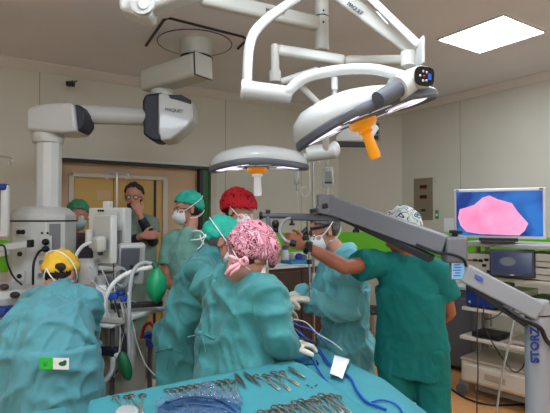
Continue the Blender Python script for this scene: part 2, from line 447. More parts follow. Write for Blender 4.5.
        for t, wx in ((0, skirt[0]), (.35, skirt[0]*.93), (.7, .195)):
            cc = hip.lerp(ch, t); rings.append([cc + sx*wx*math.cos(a) + fw*wx*.72*math.sin(a) for a in (2*math.pi*i/20 for i in range(20))])
        c.loft(rings)
        me = remesh(c, voxel*1.1, 5); wrinkle(me, .030, seed=seed)
        g = link('gown', me, cloth, e)
    else:
        torso(c, .024, .18, -.2); arms(c, .020, .62 if outfit == 'scrub' else 2); c.rc(ch-spine*.04, neck0-spine*.005, .10, .072)
        for s in (shL, shR): c.rc(neck0+spine*.008, ch.lerp(s, .85)+spine*.005, .048, .050)
        rings = []
        for t, wx in ((-.34, .205), (0, .195), (.35, .185), (.7, .19)):
            cc = hip.lerp(ch, t); rings.append([cc + sx*wx*math.cos(a) + fw*wx*.68*math.sin(a) for a in (2*math.pi*i/20 for i in range(20))])
        c.loft(rings)
        me = remesh(c, voxel*1.15, 5); wrinkle(me, .010, seed=seed)
        g = link('scrub_top', me, cloth, e)
        pb = MB()
        for s, ft in zip((-1, 1), feet):
            ft = V(ft); hj = hip + sx*s*.085; kn = hj.lerp(ft+Z*.08, .5) + fw*.02
            pb.rc(hj, kn, .115, .085); pb.rc(kn, ft+Z*.12, .085, .075)
        me = remesh(pb, voxel*1.3, 4); wrinkle(me, .008, seed=seed+3)
        link('trousers', me, pants or cloth, e)
    for s, ft in zip((-1, 1), feet):
        ft = V(ft); fd = V((fw.x, fw.y, 0)).normalized()
        q = MB(); q.rc(ft+Z*.05-fd*.06, ft+Z*.045+fd*.14, .05, .044); q.rc(ft+Z*.06-fd*.05, ft+Z*.11-fd*.04, .05, .05)
        me = remesh(q, .012, 2)
        for v in me.vertices: v.co.z = max(v.co.z, .002)
        link('shoe', me, 'white', e)
    if gloves:
        for wr, h, base, el in ((wrL, hl, 1, elbL), (wrR, hr, -1, elbR)):
            q = MB(); hand_prims(q, wr, h.get('d', dl if base == 1 else dr), h['n'], h.get('side', base), h.get('curl', .4), h.get('s', 1.0), .0035, h.get('spread', 0))
            q.cone(wr.lerp(el, .32), wr + (wr-el).normalized()*.01, .053, .030)
            link('glove', remesh(q, .0045, 2), 'glove', e)
    # ------ hair, cap, mask
    kind, cm = cap if cap else (None, None)
    def shell(rad, cen, keep, name, m, amp=.004, th=.004, nn=40, mm=26, bulge=None, par=e):
        q = bmesh.new(); grid = []
        for j in range(mm+1):
            ph = math.pi*j/mm; row = []
            for i in range(nn):
                a = 2*math.pi*i/nn; l = V((math.cos(a)*math.sin(ph), math.sin(a)*math.sin(ph), math.cos(ph)))
                k = 1 + (bulge(l) if bulge else 0)
                p = V((cen[0]+l.x*rad[0]*k, cen[1]+l.y*rad[1]*k, cen[2]+l.z*rad[2]*k))
                p += l*amp*2*noise.noise(V((l.x*4+seed, l.y*4, l.z*4)))
                row.append(q.verts.new(H(p.x/1, p.y, p.z)) if keep(p, l) else None)
            grid.append(row)
        for j in range(mm):
            for i in range(nn):
                v = [grid[j][i], grid[j][(i+1) % nn], grid[j+1][(i+1) % nn], grid[j+1][i]]
                if all(v): q.faces.new(v)
        bmesh.ops.remove_doubles(q, verts=q.verts, dist=1e-5)
        bmesh.ops.recalc_face_normals(q, faces=q.faces)
        me = bpy.data.meshes.new(name); q.to_mesh(me); q.free()
        o = link(name, me, m, par); s_ = o.modifiers.new('th', 'SOLIDIFY'); s_.thickness = th; s_.offset = 1
        return o
    if hair:
        if kind is None:
            shell((.084, .106, .098), (0, -.016, .035), lambda p, l: p.z > .035 + p.y*.55 + (.02 if p.y > .06 else 0) or (p.y < -.03 and p.z > -.05), 'hair', hair, .005, .008)
        else:
            shell((.081, .102, .095), (0, -.015, .030), lambda p, l: p.y < .0 and p.z > -.055 - .0*p.y and p.z < .08, 'hair', hair, .004, .004)
    if kind:
        zc = capz
        keep = lambda p, l: p.z > .022 + zc + (p.y*.42 if p.y > -.02 else p.y*.62)
        bulge = None; rad = (.087, .112, .102)
        if kind == 'bouffant':
            rad = (.098, .122, .110); bulge = lambda l: .10*max(0, -l.y)
            keep = lambda p, l: p.z > .012 + zc + (p.y*.35 if p.y > 0 else p.y*.75)
        cp = shell(rad, (0, -.014, .035), keep, 'surgical_cap', cm, .006, .004, bulge=bulge)
    if mask:
        mk = shell((.068, .078, .072), (0, .034, -.046), lambda p, l: l.y > .12 and l.z < .72, 'face_mask', mask, .002, .003,
                   bulge=lambda l: .16*max(0, l.y)*max(0, 1-abs(l.z)*1.2))
        for s in (1, -1):
            for z0, y1, z1 in ((-.005, -.085, .085), (-.085, -.09, -.02)):
                pts = []
                p0 = V((s*.064, .045, z0)); p1 = V((0, y1-.03, z1))
                for t in range(9):
                    t /= 8; p = p0.lerp(p1, t); l = V((p.x, p.y+.012, (p.z-.03)*.9)); 
                    rr = V((p.x/.098, (p.y+.014)/.126, (p.z-.03)/.112)); kx = 1/max(rr.length, .3)
                    pts.append(H(p.x*kx, (p.y+.014)*kx-.014, (p.z-.03)*kx+.03))
                tube('mask_tie', 'tie_white', pts, .0035, mk, 8, 3)
    if glasses:
        q = MB()
        for s in (1, -1):
            ring = [H(s*.033+.023*math.cos(a), .098-.006*abs(math.cos(a)), .004+.017*math.sin(a)) for a in (2*math.pi*i/16 for i in range(17))]
            q.tube(ring, .0025, 6)
            q.tube([H(s*.056, .094, .008), H(s*.08, .04, .008), H(s*.083, -.01, .004)], .0025, 6)
        q.tube([H(-.011, .1, .006), H(.011, .1, .006)], .0025, 6)
        q.build('glasses', 'black', e, smooth=True)
    return e, H, dict(f=f, up=up, r=r, sx=sx, fw=fw, ch=ch, cloth=g)
PEOPLE = {}
def dirs(*t): return V(t)
PEOPLE['F'] = person('person in teal gown and pink patterned cap with pink bow, bending over the instruments',
    head=W(252, 256, 2.12), f=(.60, .40, -.69), hip=W(238, 372, 2.12), shL=W(209, 284, 2.30), shR=W(270, 293, 2.02),
    elbL=W(232, 330, 2.5), wrL=W(272, 299, 2.62), elbR=W(279, 338, 1.98), wrR=W(288, 346, 2.02),
    feet=((-.28, 2.3, 0), (-.1, 2.1, 0)), skin='skin', hair='hair_brown', cloth='teal_gown', cap=('bouffant', 'cap_pink'), capz=-.03,
    mask='mask_white', seed=1, voxel=.009, handL=dict(d=(.9, .3, -.1), n=(0, -.2, -1), side=1), handR=dict(d=(.8, .5, .0), n=(0, 0, -1), side=1, s=.85), skirt=(.22, .28))
PEOPLE['E'] = person('person in teal gown and plain teal cap, left of the pink cap wearer',
    head=W(222, 241, 2.68), f=(.88, .16, -.44), hip=W(187, 338, 2.68), shL=W(211, 261, 2.82), shR=W(200, 269, 2.50),
    elbL=W(240, 310, 2.95), wrL=W(272, 310, 3.0), elbR=W(225, 315, 2.55), wrR=W(262, 318, 2.65),
    feet=((-.55, 2.8, 0), (-.5, 2.55, 0)), skin='skin', hair='hair_grey', cloth='teal_gown', cap=('round', 'cap_teal'), capz=-.005,
    mask='mask_white', seed=2, handL=dict(d=(.9, 0, -.3), n=(0, 0, -1)), handR=dict(d=(.9, .1, -.2), n=(0, 0, -1)), skirt=(.21, .27))
PEOPLE['G'] = person('grey-haired person in light teal gown and headlamp facing left across the patient',
    head=W(323, 231, 3.0), f=(-.86, -.28, -.42), hip=W(345, 345, 3.02), shL=W(357, 266, 2.84), shR=W(332, 262, 3.12),
    elbL=W(345, 312, 2.78), wrL=W(312, 300, 2.78), elbR=W(318, 305, 3.2), wrR=W(302, 292, 3.1),
    feet=((.45, 2.85, 0), (.4, 3.15, 0)), skin='skin', hair='hair_grey', cloth='teal_gown_light', cap=None,
    mask='mask_white', seed=3, handL=dict(d=(-.9, -.1, .1), n=(0, 0, -1)), handR=dict(d=(-.9, -.1, -.2), n=(0, 0, -1)), skirt=(.19, .25), glasses=True)
PEOPLE['H'] = person('person in dark green scrubs and floral cap from behind, arm reaching left',
    head=W(401, 235, 2.62), f=(-.30, .80, -.52), hip=W(412, 345, 2.62), shL=W(380, 263, 2.62), shR=W(437, 270, 2.55),
    elbL=W(345, 267, 2.44), wrL=W(305, 246, 2.46), elbR=W(449, 312, 2.62), wrR=W(438, 322, 2.85),
    feet=((.65, 2.62, 0), (.9, 2.55, 0)), skin='skin_tan', hair='hair_dark', cloth='green_scrub', cap=('bouffant', 'cap_floral'), gloves=False,
    mask=None, seed=4, outfit='scrub', voxel=.008, handL=dict(d=(-.9, .1, .35), n=(.1, .8, -.3), side=1, curl=1.0), handR=dict(d=(-.3, .9, .2), n=(-1, 0, 0)))
PEOPLE['C'] = person('person in pale teal short-sleeved scrubs and teal cap, looking left by the green door edge',
    head=W(188, 209, 3.6), f=(-.87, -.42, -.12), hip=W(196, 308, 3.6), shL=W(209, 239, 3.48), shR=W(171, 239, 3.68),
    elbL=W(213, 280, 3.5), wrL=W(192, 292, 3.3), elbR=W(168, 282, 3.6), wrR=W(182, 294, 3.35),
    feet=((-.55, 3.5, 0), (-.75, 3.7, 0)), skin='skin', hair='hair_dark', cloth='pale_scrub', cap=('round', 'cap_teal'), gloves=False,
    mask='mask_white', seed=5, outfit='scrub', handL=dict(d=(-.8, -.2, -.2), n=(0, 1, 0)), handR=dict(d=(.8, -.2, -.2), n=(0, 1, 0)), glasses=True)
PEOPLE['D'] = person('person in red patterned cap and white mask behind the two gowned backs',
    head=W(239, 211, 3.1), f=(.72, -.40, -.36), hip=W(238, 335, 3.15), shL=W(246, 246, 3.05), shR=W(222, 246, 3.25),
    elbL=W(262, 285, 3.2), wrL=W(280, 305, 3.3), elbR=W(235, 285, 3.4), wrR=W(262, 305, 3.4),
    feet=((-.3, 3.2, 0), (-.25, 3.4, 0)), skin='skin_light', hair='hair_dark', cloth='teal_gown', cap=('bouffant', 'cap_red'),
    mask='mask_white', seed=6, handL=dict(d=(.8, .1, -.4), n=(0, 0, -1)), handR=dict(d=(.8, .1, -.4), n=(0, 0, -1)), skirt=(.18, .22))
PEOPLE['B'] = person('bearded person in glasses and grey-green scrubs, hand at the mouth, in the doorway',
    head=W(134, 197, 4.45), f=(.10, -.97, -.12), hip=W(137, 282, 4.45), shL=W(150, 221, 4.42), shR=W(120, 222, 4.42),
    elbL=W(153, 241, 4.35), wrL=W(139, 214, 4.22), elbR=W(120, 246, 4.35), wrR=W(142, 236, 4.20),
    feet=((-1.4, 4.5, 0), (-1.15, 4.5, 0)), skin='skin', hair='hair_dark', cloth='dull_scrub', cap=None, gloves=False,
    mask=None, seed=7, outfit='scrub', handL=dict(d=(-.3, -.2, .9), n=(-.3, .9, 0), curl=.9), handR=dict(d=(1, 0, .1), n=(0, 1, 0)), glasses=True, voxel=.01)
PEOPLE['A'] = person('person in dark scrubs, green cap and mask standing left of the doorway',
    head=W(78, 216, 3.95), f=(.35, -.92, -.12), hip=W(80, 300, 3.95), shL=W(96, 242, 3.9), shR=W(60, 242, 4.0),
    elbL=W(99, 275, 3.9), wrL=W(84, 290, 3.7), elbR=W(58, 275, 4.0), wrR=W(70, 290, 3.75),
    feet=((-1.75, 4.0, 0), (-1.5, 4.0, 0)), skin='skin', hair='hair_dark', cloth='dark_scrub', cap=('round', 'cap_green'), gloves=False,
    mask='mask_blue', seed=8, outfit='scrub_long', handL=dict(d=(-.8, -.3, 0), n=(0, 1, 0)), handR=dict(d=(.8, -.3, 0), n=(0, 1, 0)), voxel=.01)
PEOPLE['I'] = person('person in light aqua gown and yellow cap seen from behind, leaning over at the left',
    head=W(60, 275, 2.68), f=(.16, .80, -.55), hip=W(44, 345, 2.25), shL=W(36, 301, 2.50), shR=W(86, 301, 2.48),
    elbL=W(28, 345, 2.62), wrL=W(36, 360, 2.8), elbR=W(88, 345, 2.6), wrR=W(84, 350, 2.8),
    feet=((-1.2, 2.35, 0), (-.95, 2.35, 0)), skin='skin', hair='hair_dark', cloth='aqua_gown', cap=('round', 'cap_yellow'),
    mask='mask_white', seed=9, handL=dict(d=(.1, .9, -.1), n=(0, 0, -1)), handR=dict(d=(.1, .9, -.1), n=(0, 0, -1)), skirt=(.25, .31), zs=.12)
# ---------------------------------------------------------------- fixed and wheeled equipment
def P3(px, py, z):
    a = W(px, py, 1.0) - V((0, 0, CAMZ)); return V((0, 0, CAMZ)) + a*((z-CAMZ)/a.z)
VX, VY = V((1, 0, 0)), V((0, 1, 0))
def bar(mb, p, q, wd, ht, up=Z):
    p, q = V(p), V(q); d = (q-p).normalized(); s = d.cross(up).normalized(); u = s.cross(d)
    mb.box((p+q)/2, ((q-p).length, wd, ht), d, s*-1, u); return mb
def sil(pts, Y, depth, dy=None):
    "closed outline standing at depth Y, extruded away from it"
    return MB().prism([W(x, y, Y) for x, y in pts], dy or VY*depth)

# --- ceiling supply pendant
cm_ = P3(195, 42, HC)
e = empty('ceiling_pendant', cm_, 'white ceiling supply pendant with jointed arm and socket column, at the left', 'ceiling pendant')
MB().lathe([(0, 0), (.31, 0), (.31, -.012), (.305, -.016), (0, -.016)], cm_, n=48).build('ceiling_plate', 'ceiling', e)
ring = [cm_ + V((math.cos(a), math.sin(a), 0))*.312 - Z*.014 for a in (2*math.pi*i/48 for i in range(49))]
MB().tube(ring, .004, 6).build('plate_seal', 'black', e)
cs = [P3(146, 45, HC), P3(164, 19, HC), P3(170, 17.5, HC), P3(243, 36, HC), P3(247, 39, HC), P3(238, 48, HC)]
MB().tube([c-Z*.006 for c in cs], .011, 8).build('frame_seal', 'black', e)
nk = P3(196, 52, 2.95); nk.x, nk.y = cm_.x+.02, cm_.y-.05
MB().lathe([(0, HC-nk.z), (.135, HC-nk.z), (.135, .02), (.125, .0), (.125, -.05), (0, -.05)], nk, n=36).build('neck', 'cream', e)
MB().lathe([(0, 0), (.137, 0), (.137, -.012), (0, -.012)], nk - Z*.02, n=36).build('neck_ring', 'black', e)
a0, a1 = W(203, 66, 3.66), W(148, 84, 4.02)
a1.z = a0.z - .03
mb = MB(); bar(mb, a0, a1, .20, .185); ua = mb.build('upper_arm', 'cream', e, .035)
dd = (a1-a0).normalized(); mb = MB(); bar(mb, a0-dd*.004, a0-dd*.012, .19, .175); mb.build('end_cap', 'cream', ua, .03)
mb = MB(); bar(mb, a0-dd*-.001, a0-dd*.003, .203, .188); mb.build('seam', 'black', ua, .03)
jt = W(162, 92, 3.95)
MB().lathe([(0, .03), (.085, .03), (.09, 0), (.085, -.03), (0, -.03)], jt, n=32).build('swivel', 'white', e)
sil([(158, 94), (163, 92), (180, 94), (192, 101), (193, 119), (187, 127), (171, 139), (161, 141), (158, 132)], 3.74, .26).build('joint_housing', 'whiteglossy', e, .015)
sil([(142, 101), (145, 94), (159, 92), (161, 141), (152, 141), (143, 134)], 3.76, .22).build('joint_cover', 'navy', e, .02)
sil([(168, 94.5), (181, 94.5), (191, 100), (191, 104), (178, 100), (170, 98)], 3.73, .02).build('joint_inset', 'navy', e, .004)
text('lettering', 'MAQUET', W(174, 110.5, 3.735), VX+Z*-.12, Z, .036, 'ink', e)
b0, b1 = W(148, 117, 3.85), W(80, 117.5, 3.50); b1.z = b0.z - .05
MB().cone(b0, b1, .070, .072, 28).build('lower_arm', 'whiteglossy', e)
sil([(72, 106), (76, 104), (81, 106), (84, 112), (84, 124), (80, 130), (75, 132), (72, 131)], 3.36, .20).build('elbow_cover', 'navy', e, .02)
sil([(26, 110), (30, 106.5), (45, 103), (68, 102), (73, 104), (76, 131), (62, 132.5), (26, 130)], 3.32, .26).build('elbow_housing', 'whiteglossy', e, .02)
cc = W(48, 137, 3.45)
MB().lathe([(0, .07), (.105, .07), (.105, .04), (.11, .03), (.11, -.02), (.10, -.045), (0, -.045)], cc, n=36).build('elbow_ring', 'white', e)
MB().lathe([(0, .045), (.109, .045), (.109, .033), (0, .033)], cc, n=36).build('ring_seal', 'black', e)
ct, cb_ = W(49, 143, 3.45).z, W(42, 208, 3.45).z; cx = W(49, 150, 3.45).x
MB().lathe([(0, cb_-.05), (.088, cb_-.05), (.088, ct), (0, ct)], (cx, 3.45, 0), n=10).build('column', 'white', e, .004)
h0, h1 = W(43, 208, 3.4), W(43, 312, 3.4)
hx = h0.x; rg = lambda s, z, c=.06: [V((hx+x*s, 3.4+y*s, z)) for x, y in ((-.19, -.10), (-.13, -.16), (.10, -.16), (.19, -.07), (.19, .12), (.12, .16), (-.13, .16), (-.19, .10))]
hd = MB().loft([rg(1, h1.z), rg(1, h0.z-.09)]).build('socket_column', 'white', e, .006)
MB().loft([rg(1.01, h0.z-.09), rg(1.01, h0.z-.05), rg(.80, h0.z-.005), rg(.6, h0.z+.01)]).build('column_cap', 'white', e, .006)
MB().loft([rg(1.015, h0.z-.097), rg(1.015, h0.z-.087)]).build('column_seal', 'dark', e)
MB().prism([V((hx+.118, 3.4-.150, h1.z+.01)), V((hx+.172, 3.4-.098, h1.z+.01)), V((hx+.165, 3.4-.085, h1.z+.01)), V((hx+.11, 3.4-.135, h1.z+.01))], Z*(h0.z-h1.z-.12)).build('side_channel', 'grey', e)
def socket(px, py, s=.07, hole='black', n=1, w_=None):
    c = W(px, py, 3.236); c.y = 3.236
    pl = box('socket', 'white', c, (w_ or s, .012, s), e, bevel=.004)
    for i in range(n):
        MB().lathe([(0, 0), (.016, 0), (.016, .008), (0, .008)], c + V(((i-(n-1)/2)*.028, -.006, 0)), axis=-VY, n=16).build('socket_hole', hole, pl)
socket(21.5, 232, .065, 'dark', 2, .07); socket(20.5, 254, .07, 'black'); socket(20, 276, .07, 'black'); socket(42, 262, .05, 'grey'); socket(41, 275, .05, 'grey')
pl = box('socket_frame', 'white', W(45.5, 245, 3.232), (.085, .014, .13), e, bevel=.006)
for y in (242, 249): MB().ell(W(45.5, y, 3.20), (.024, .028, .022)).build('plug', 'black', pl, smooth=True)
for x in (42, 47.5): MB().ell(W(x, 233, 3.236), (.008, .006, .008)).build('indicator', 'dark', e, smooth=True)
tube('power_lead', 'black', [W(45, 249, 3.2), W(39, 252, 3.15), W(34, 262, 3.1), W(33, 276, 3.1), W(33, 290, 3.12)], .008, e)
mb = MB(); bar(mb, W(-12, 249, 3.05), W(29, 244, 3.1), .05, .042); bar(mb, W(-12, 249, 3.05)-Z*.06, W(8, 247.5, 3.05)-Z*.03, .05, .03); mb.build('equipment_rail', 'lightgrey', e, .004)
box('rail_end', 'black', W(30.5, 243.5, 3.1), (.02, .06, .05), e)
box('pendant_base', 'lightgrey', V((hx, 3.4, h1.z-.02)), (.36, .30, .05), e, bevel=.01)

# --- patient monitor cut by the left edge
c = W(-6, 211, 3.0)
e = empty('patient_monitor', (c.x, c.y, c.z-.17), 'white-edged monitor cut off by the left edge of the picture', 'monitor')
box('housing', 'white', c, (.19, .05, .34), e, bevel=.02)
box('screen', 'screen_black', c + V((-.012, -.027, .01)), (.135, .004, .27), e, bevel=.002)
box('corner_bumper', 'storz_blue', W(-3, 187, 2.99), (.13, .07, .04), e, bevel=.01)
MB().cone(c-Z*.17, W(-6, 247, 3.05), .03).build('mount', 'grey', e)
# wall camera, hook rail
c = W(70.5, 84, 4.55)
e = empty('wall_camera', c, 'small dark device hanging under the ceiling edge at left', 'camera')
box('camera_body', 'black', c, (.07, .06, .045), e, bevel=.008)
for s in (-.02, .02): MB().cone(c+V((s, .02, .02)), c+V((s, .1, .06)), .006).build('bracket', 'dark', e)
e = empty('infusion_hook_rail', W(0, 156, 3.3), 'thin steel infusion hook arm reaching in at the left edge', 'hook')
tube('arm', 'steel', [W(-12, 154, 3.3), W(0, 156, 3.3), W(13, 158, 3.3)], .007, e)
tube('hook', 'steel', [W(12, 158, 3.3), W(12.5, 162, 3.3), W(10, 164.5, 3.3), W(8.5, 161.5, 3.3)], .004, e)

# --- ceiling arm fragment at the top
e = empty('ceiling_boom', W(160, 5, 2.0), 'white spring arm cut by the top edge, above the pendant', 'ceiling boom')
mb = MB(); bar(mb, W(147, 8, 2.0), W(235, -22, 1.95), .09, .062); mb.build('arm', 'whiteglossy', e, .02)
sil([(117, -6), (119, 9), (133, 13), (140, 17), (150, 15), (152, -6)], 1.95, .12).build('knuckle_housing', 'white', e, .015)
MB().lathe([(0, 0), (.045, 0), (.05, .01), (.05, .03), (0, .03)], W(144, 5, 1.95), axis=-VY, n=32).build('knuckle_cap', 'lightgrey', e)
MB().lathe([(0, 0), (.02, 0), (.022, .006), (0, .006)], W(144, 4, 1.92), axis=-VY, n=24).build('bolt', 'white', e)
MB().cone(W(142, 16, 2.02), W(147, 18.5, 2.02), .02).build('stop', 'dark', e)
mb = MB(); bar(mb, W(235, -22, 1.95), W(240, -60, 1.95), .06, .06, VY); mb.build('stem', 'white', e, .01)

# --- surgical lamp suspension (one ceiling mount, stacked arms)
hub = W(321.5, 20, 2.8)
e = empty('lamp_suspension', (hub.x, hub.y, HC), 'white ceiling post with stacked tubular arms carrying the surgical lamps', 'lamp suspension')
MB().lathe([(0, HC-hub.z), (.14, HC-hub.z), (.13, HC-hub.z-.03), (.042, HC-hub.z-.05), (.042, .01), (.04, 0), (.042, -.01), (.042, -.178), (.036, -.185), (0, -.185)], hub, n=32).build('post', 'cream', e)
MB().lathe([(0, .02), (.0435, .02), (.0435, .014), (0, .014)], hub, n=32).build('post_ring', 'dark', e)
for dz in (.04, -.03): MB().ell(hub+V((.008, -.042, dz)), .006).build('screw', 'dark', e, smooth=True)
q1 = P3(200, -3, hub.z-.03)
mb = MB(); bar(mb, hub-Z*.03, q1, .06, .085); la = mb.build('horizontal_arm', 'cream', e, .02)
text('lettering', 'MAQUET', hub.lerp(q1, .44)+V((.02, -.036, -.02)), (hub-q1).normalized(), Z, .03, 'ink', la)
q2 = P3(262, -12, hub.z+.06)
tube('bent_tube', 'whiteglossy', [W(318, -20, 2.45), W(300, -4, 2.3), W(282, 8, 2.18), W(266, 20, 2.08), W(254, 33, 2.02), W(249, 48, 2.0), W(247.5, 66, 2.0), W(247, 86, 2.0)], .0215, e, 20)
MB().cone(W(243, 89.5, 2.0), W(291, 95, 2.02), .040, .036, 32).build('elbow_barrel', 'whiteglossy', e)
MB().lathe([(0, 0), (.041, 0), (.041, .008), (.036, .012), (0, .012)], W(243.5, 89.5, 2.0), axis=(W(243, 89.5, 2.0)-W(291, 95, 2.02)), n=32).build('barrel_cap', 'white', e)
tube('front_tube', 'whiteglossy', [W(274, 95, 2.02), W(288, 91, 2.0), W(297, 83, 2.0), W(310, 76, 2.0), W(330, 71.5, 2.0), W(352, 69, 2.0), W(375, 69.5, 1.98), W(395, 74, 1.96), W(413, 79, 1.93)], .023, e, 20)
# second level, behind
MB().cone(W(275, 45, 2.62), W(275, 72, 2.62), .024).build('link_post', 'cream', e)
MB().lathe([(0, 0), (.033, 0), (.033, .06), (0, .06)], W(275, 82, 2.62), n=24).build('link_collar', 'lightgrey', e)
mb = MB(); bar(mb, W(277, 50, 2.62), W(345, 61, 2.6), .05, .062); bar(mb, W(345, 61, 2.6), W(424, 60, 2.55), .05, .055); mb.build('rear_arm', 'cream', e, .018)
mb = MB(); mb.cone(W(281, 82, 2.62), W(318, 70, 2.62), .02, .02); mb.build('rear_tube', 'lightgrey', e)
MB().cone(W(296, 82, 2.7), W(323, 108, 2.75), .020, .020).build('strut', 'cream', e)
mb = MB(); mb.cone(W(334.5, 78, 2.3), W(334.5, 90, 2.3), .016); mb.cone(W(334.5, 89, 2.3), W(334.5, 101, 2.3), .010); mb.build('hanger', 'lightgrey', e)
# upper right arms
mb = MB(); bar(mb, W(318, -22, 2.45), W(418, 52, 2.15), .07, .075); ra = mb.build('spring_arm', 'cream', e, .012)
text('lettering', 'MAQUET', W(355, 8.5, 2.28), (W(418, 52, 2.15)-W(318, -22, 2.45)), Z, .026, 'ink', ra)
mb = MB(); bar(mb, W(356, -16, 2.25), W(420, 46, 2.05), .045, .032); mb.build('cover_strip', 'white', e, .008)
mb = MB(); bar(mb, W(377, 12, 2.10), W(388, 24, 2.08), .01, .006); mb.build('strip_edge', 'whiteglossy', e)
box('end_plate', 'white', W(420, 53, 2.03), (.012, .10, .115), e, bevel=.004)
MB().lathe([(0, 0), (.03, 0), (.03, .06), (0, .06)], W(408, 66, 2.0), n=24).build('yoke_pin', 'lightgrey', e)
# control head
ch_ = empty('control', W(418, 77, 1.92)); ch_.parent = e; ch_.location = W(418, 77, 1.92)-ORG[e.name]
fd = V((.35, -.9, -.1)).normalized()
MB().loft([[W(422, 77, 1.84) + fd*t + (frame_of(fd)[0]*math.cos(a)*.056*s + frame_of(fd)[1]*math.sin(a)*.044*s) for a in (2*math.pi*i/28 for i in range(28))] for t, s in ((-.10, .75), (-.06, .95), (0, 1), (.012, .93))]).build('control_housing', 'white', e)
x_, y_, _d = frame_of(fd); cc_ = W(422, 77, 1.84)+fd*.013
dp = MB().loft([[cc_+fd*t+(VX*0+x_*math.copysign(abs(math.cos(a))**.6, math.cos(a))*.046+y_*math.copysign(abs(math.sin(a))**.6, math.sin(a))*.037) for a in (2*math.pi*i/28 for i in range(28))] for t in (0, .004)]).build('display', 'screen_black', e)
sx_ = -x_ if x_.x < 0 else x_
for i, (a, b) in enumerate(((-.5, 0), (-.2, .5), (-.2, -.5), (.15, .45), (.15, -.45), (-.1, 0))):
    MB().ell(cc_+fd*.005+sx_*.046*a+Z*.036*b, (.005, .003, .005)).build('button', 'lightgrey' if i < 5 else 'red', dp, smooth=True)
box('blue_key', 'blue', cc_+fd*.005+sx_*.022+Z*.0, (.016, .003, .026), dp, ax=sx_, bevel=.002)
MATS['blue'].node_tree.nodes['Principled BSDF'].inputs['Emission Color'].default_value = lin((20, 60, 220))
bpy.data.objects.remove(ch_)

def surgical_lamp(c, n, rad, hgt, label, handle, ref=VX, skew=0):
    n = V(n).normalized(); up = -n
    e = empty('surgical_lamp', c, label, 'surgical lamp')
    x = (V(ref)-n*V(ref).dot(n)).normalized(); y = n.cross(x)
    def lat(prof, name, m, bev=0, par=e, k=.0):
        rings = []
        for r, h in prof:
            rings.append([c + up*(h*(1-skew*r*math.cos(a)*(h > .05))-.045*(r*math.cos(a))**2*rad/.31+.012) + (x*math.cos(a)+y*math.sin(a))*max(r, .0005)*rad*(1+k*math.cos(3*a)+.13*math.cos(2*a)*min(1, r*2)) for a in (2*math.pi*i/60 for i in range(60))])
        return MB().loft(rings).build(name, m, par, bev, smooth=None)
    K = .05
    lat([(0, .0), (.8, -.0), (.9, .012), (.9, .03), (0, .03)], 'lens', 'lens', k=K)
    lat([(.905, .008), (.97, .0), (1.0, .012), (1.0, .034), (.97, .045), (.5, .05)], 'rim', 'midgrey', k=K)
    lat([(.985, .040), (.99, .055), (.93, hgt*.72), (.80, hgt*.9), (.55, hgt), (.25, hgt*1.04), (0, hgt*1.05)], 'dome', 'whiteglossy', k=K)
    for i in range(12):
        a = 2*math.pi*(i+.5)/12; p = c + (x*math.cos(a)+y*math.sin(a))*rad*.62 + up*(.010-.045*(.62*math.cos(a))**2)
        MB().lathe([(0, 0), (.045, 0), (.05, .004), (0, .004)], p, axis=n, n=20).build('light_cell', 'frost', e)
    hm, sm = handle
    MB().lathe([(0, -.01), (.062, -.01), (.062, .02), (.045, .034), (.022, .04), (0, .04)], c, axis=n, n=28).build('handle_collar', 'amber', e)
    MB().lathe([(0, .035), (.030, .035), (.034, .05), (.022, .06), (.026, .16), (.022, .175), (0, .178)], c, axis=n, n=24).build('handle', sm, e)
    return e
L1 = W(362, 121, 2.08)
e1 = surgical_lamp(L1, (.36, .07, -.93), .290, .115, 'near surgical lamp, tilted, with a solid amber handle', ('amber', 'amber'), skew=.4)
up1 = -V((.36, .07, -.93)).normalized(); r1 = V((.93, 0, .37)).normalized()
MB().cone(W(378, 100, 1.80), W(398, 88.5, 1.84), .033, .036, 28).build('yoke_grip', 'midgrey', e1)
MB().cone(W(397, 89, 1.84), W(412, 81, 1.88), .050, .042, 28).build('yoke_joint', 'white', e1)
L2 = W(257, 168, 3.0)
e2 = surgical_lamp(L2, (.03, .06, -1), .28, .12, 'far surgical lamp, level, with a frosted handle below', ('amber', 'frost'))
MB().cone(W(306, 154, 2.95), W(333, 151, 2.95), .05, .048, 28).build('yoke_barrel', 'lightgrey', e2)
MB().ell(W(334, 150, 2.95), (.04, .048, .055)).build('barrel_end', 'white', e2, smooth=True)
tube('yoke', 'white', [W(296, 163, 3.0), W(303, 160, 2.97), W(310, 155, 2.95)], .03, e2)
MB().cone(W(325, 108, 2.75), W(326, 150, 2.92), .02).build('drop_tube', 'cream', e2)

# small ceiling-hung screen seen edge-on
c = W(356, 134, 3.3)
e = empty('ceiling_screen', c, 'small white tilted panel with dark edge hanging behind the amber handle', 'screen')
MB().prism([W(336, 141, 3.3), W(366, 141, 3.3), W(376, 126, 3.42), W(352, 124, 3.45)], (0, 0, .03)).build('panel', 'white', e, .004)
MB().prism([W(335, 146.5, 3.28), W(366, 147, 3.28), W(366, 142, 3.28), W(335, 141, 3.28)], (0, .03, 0)).build('edge', 'dark', e, .003)
MB().prism([W(366, 147, 3.28), W(378, 128, 3.40), W(376, 124.5, 3.40), W(366, 141, 3.28)], (.012, .02, 0)).build('side_face', 'white', e, .003)
MB().cone(W(352, 124, 3.4), W(350, 100, 3.3), .015).build('stem', 'lightgrey', e)
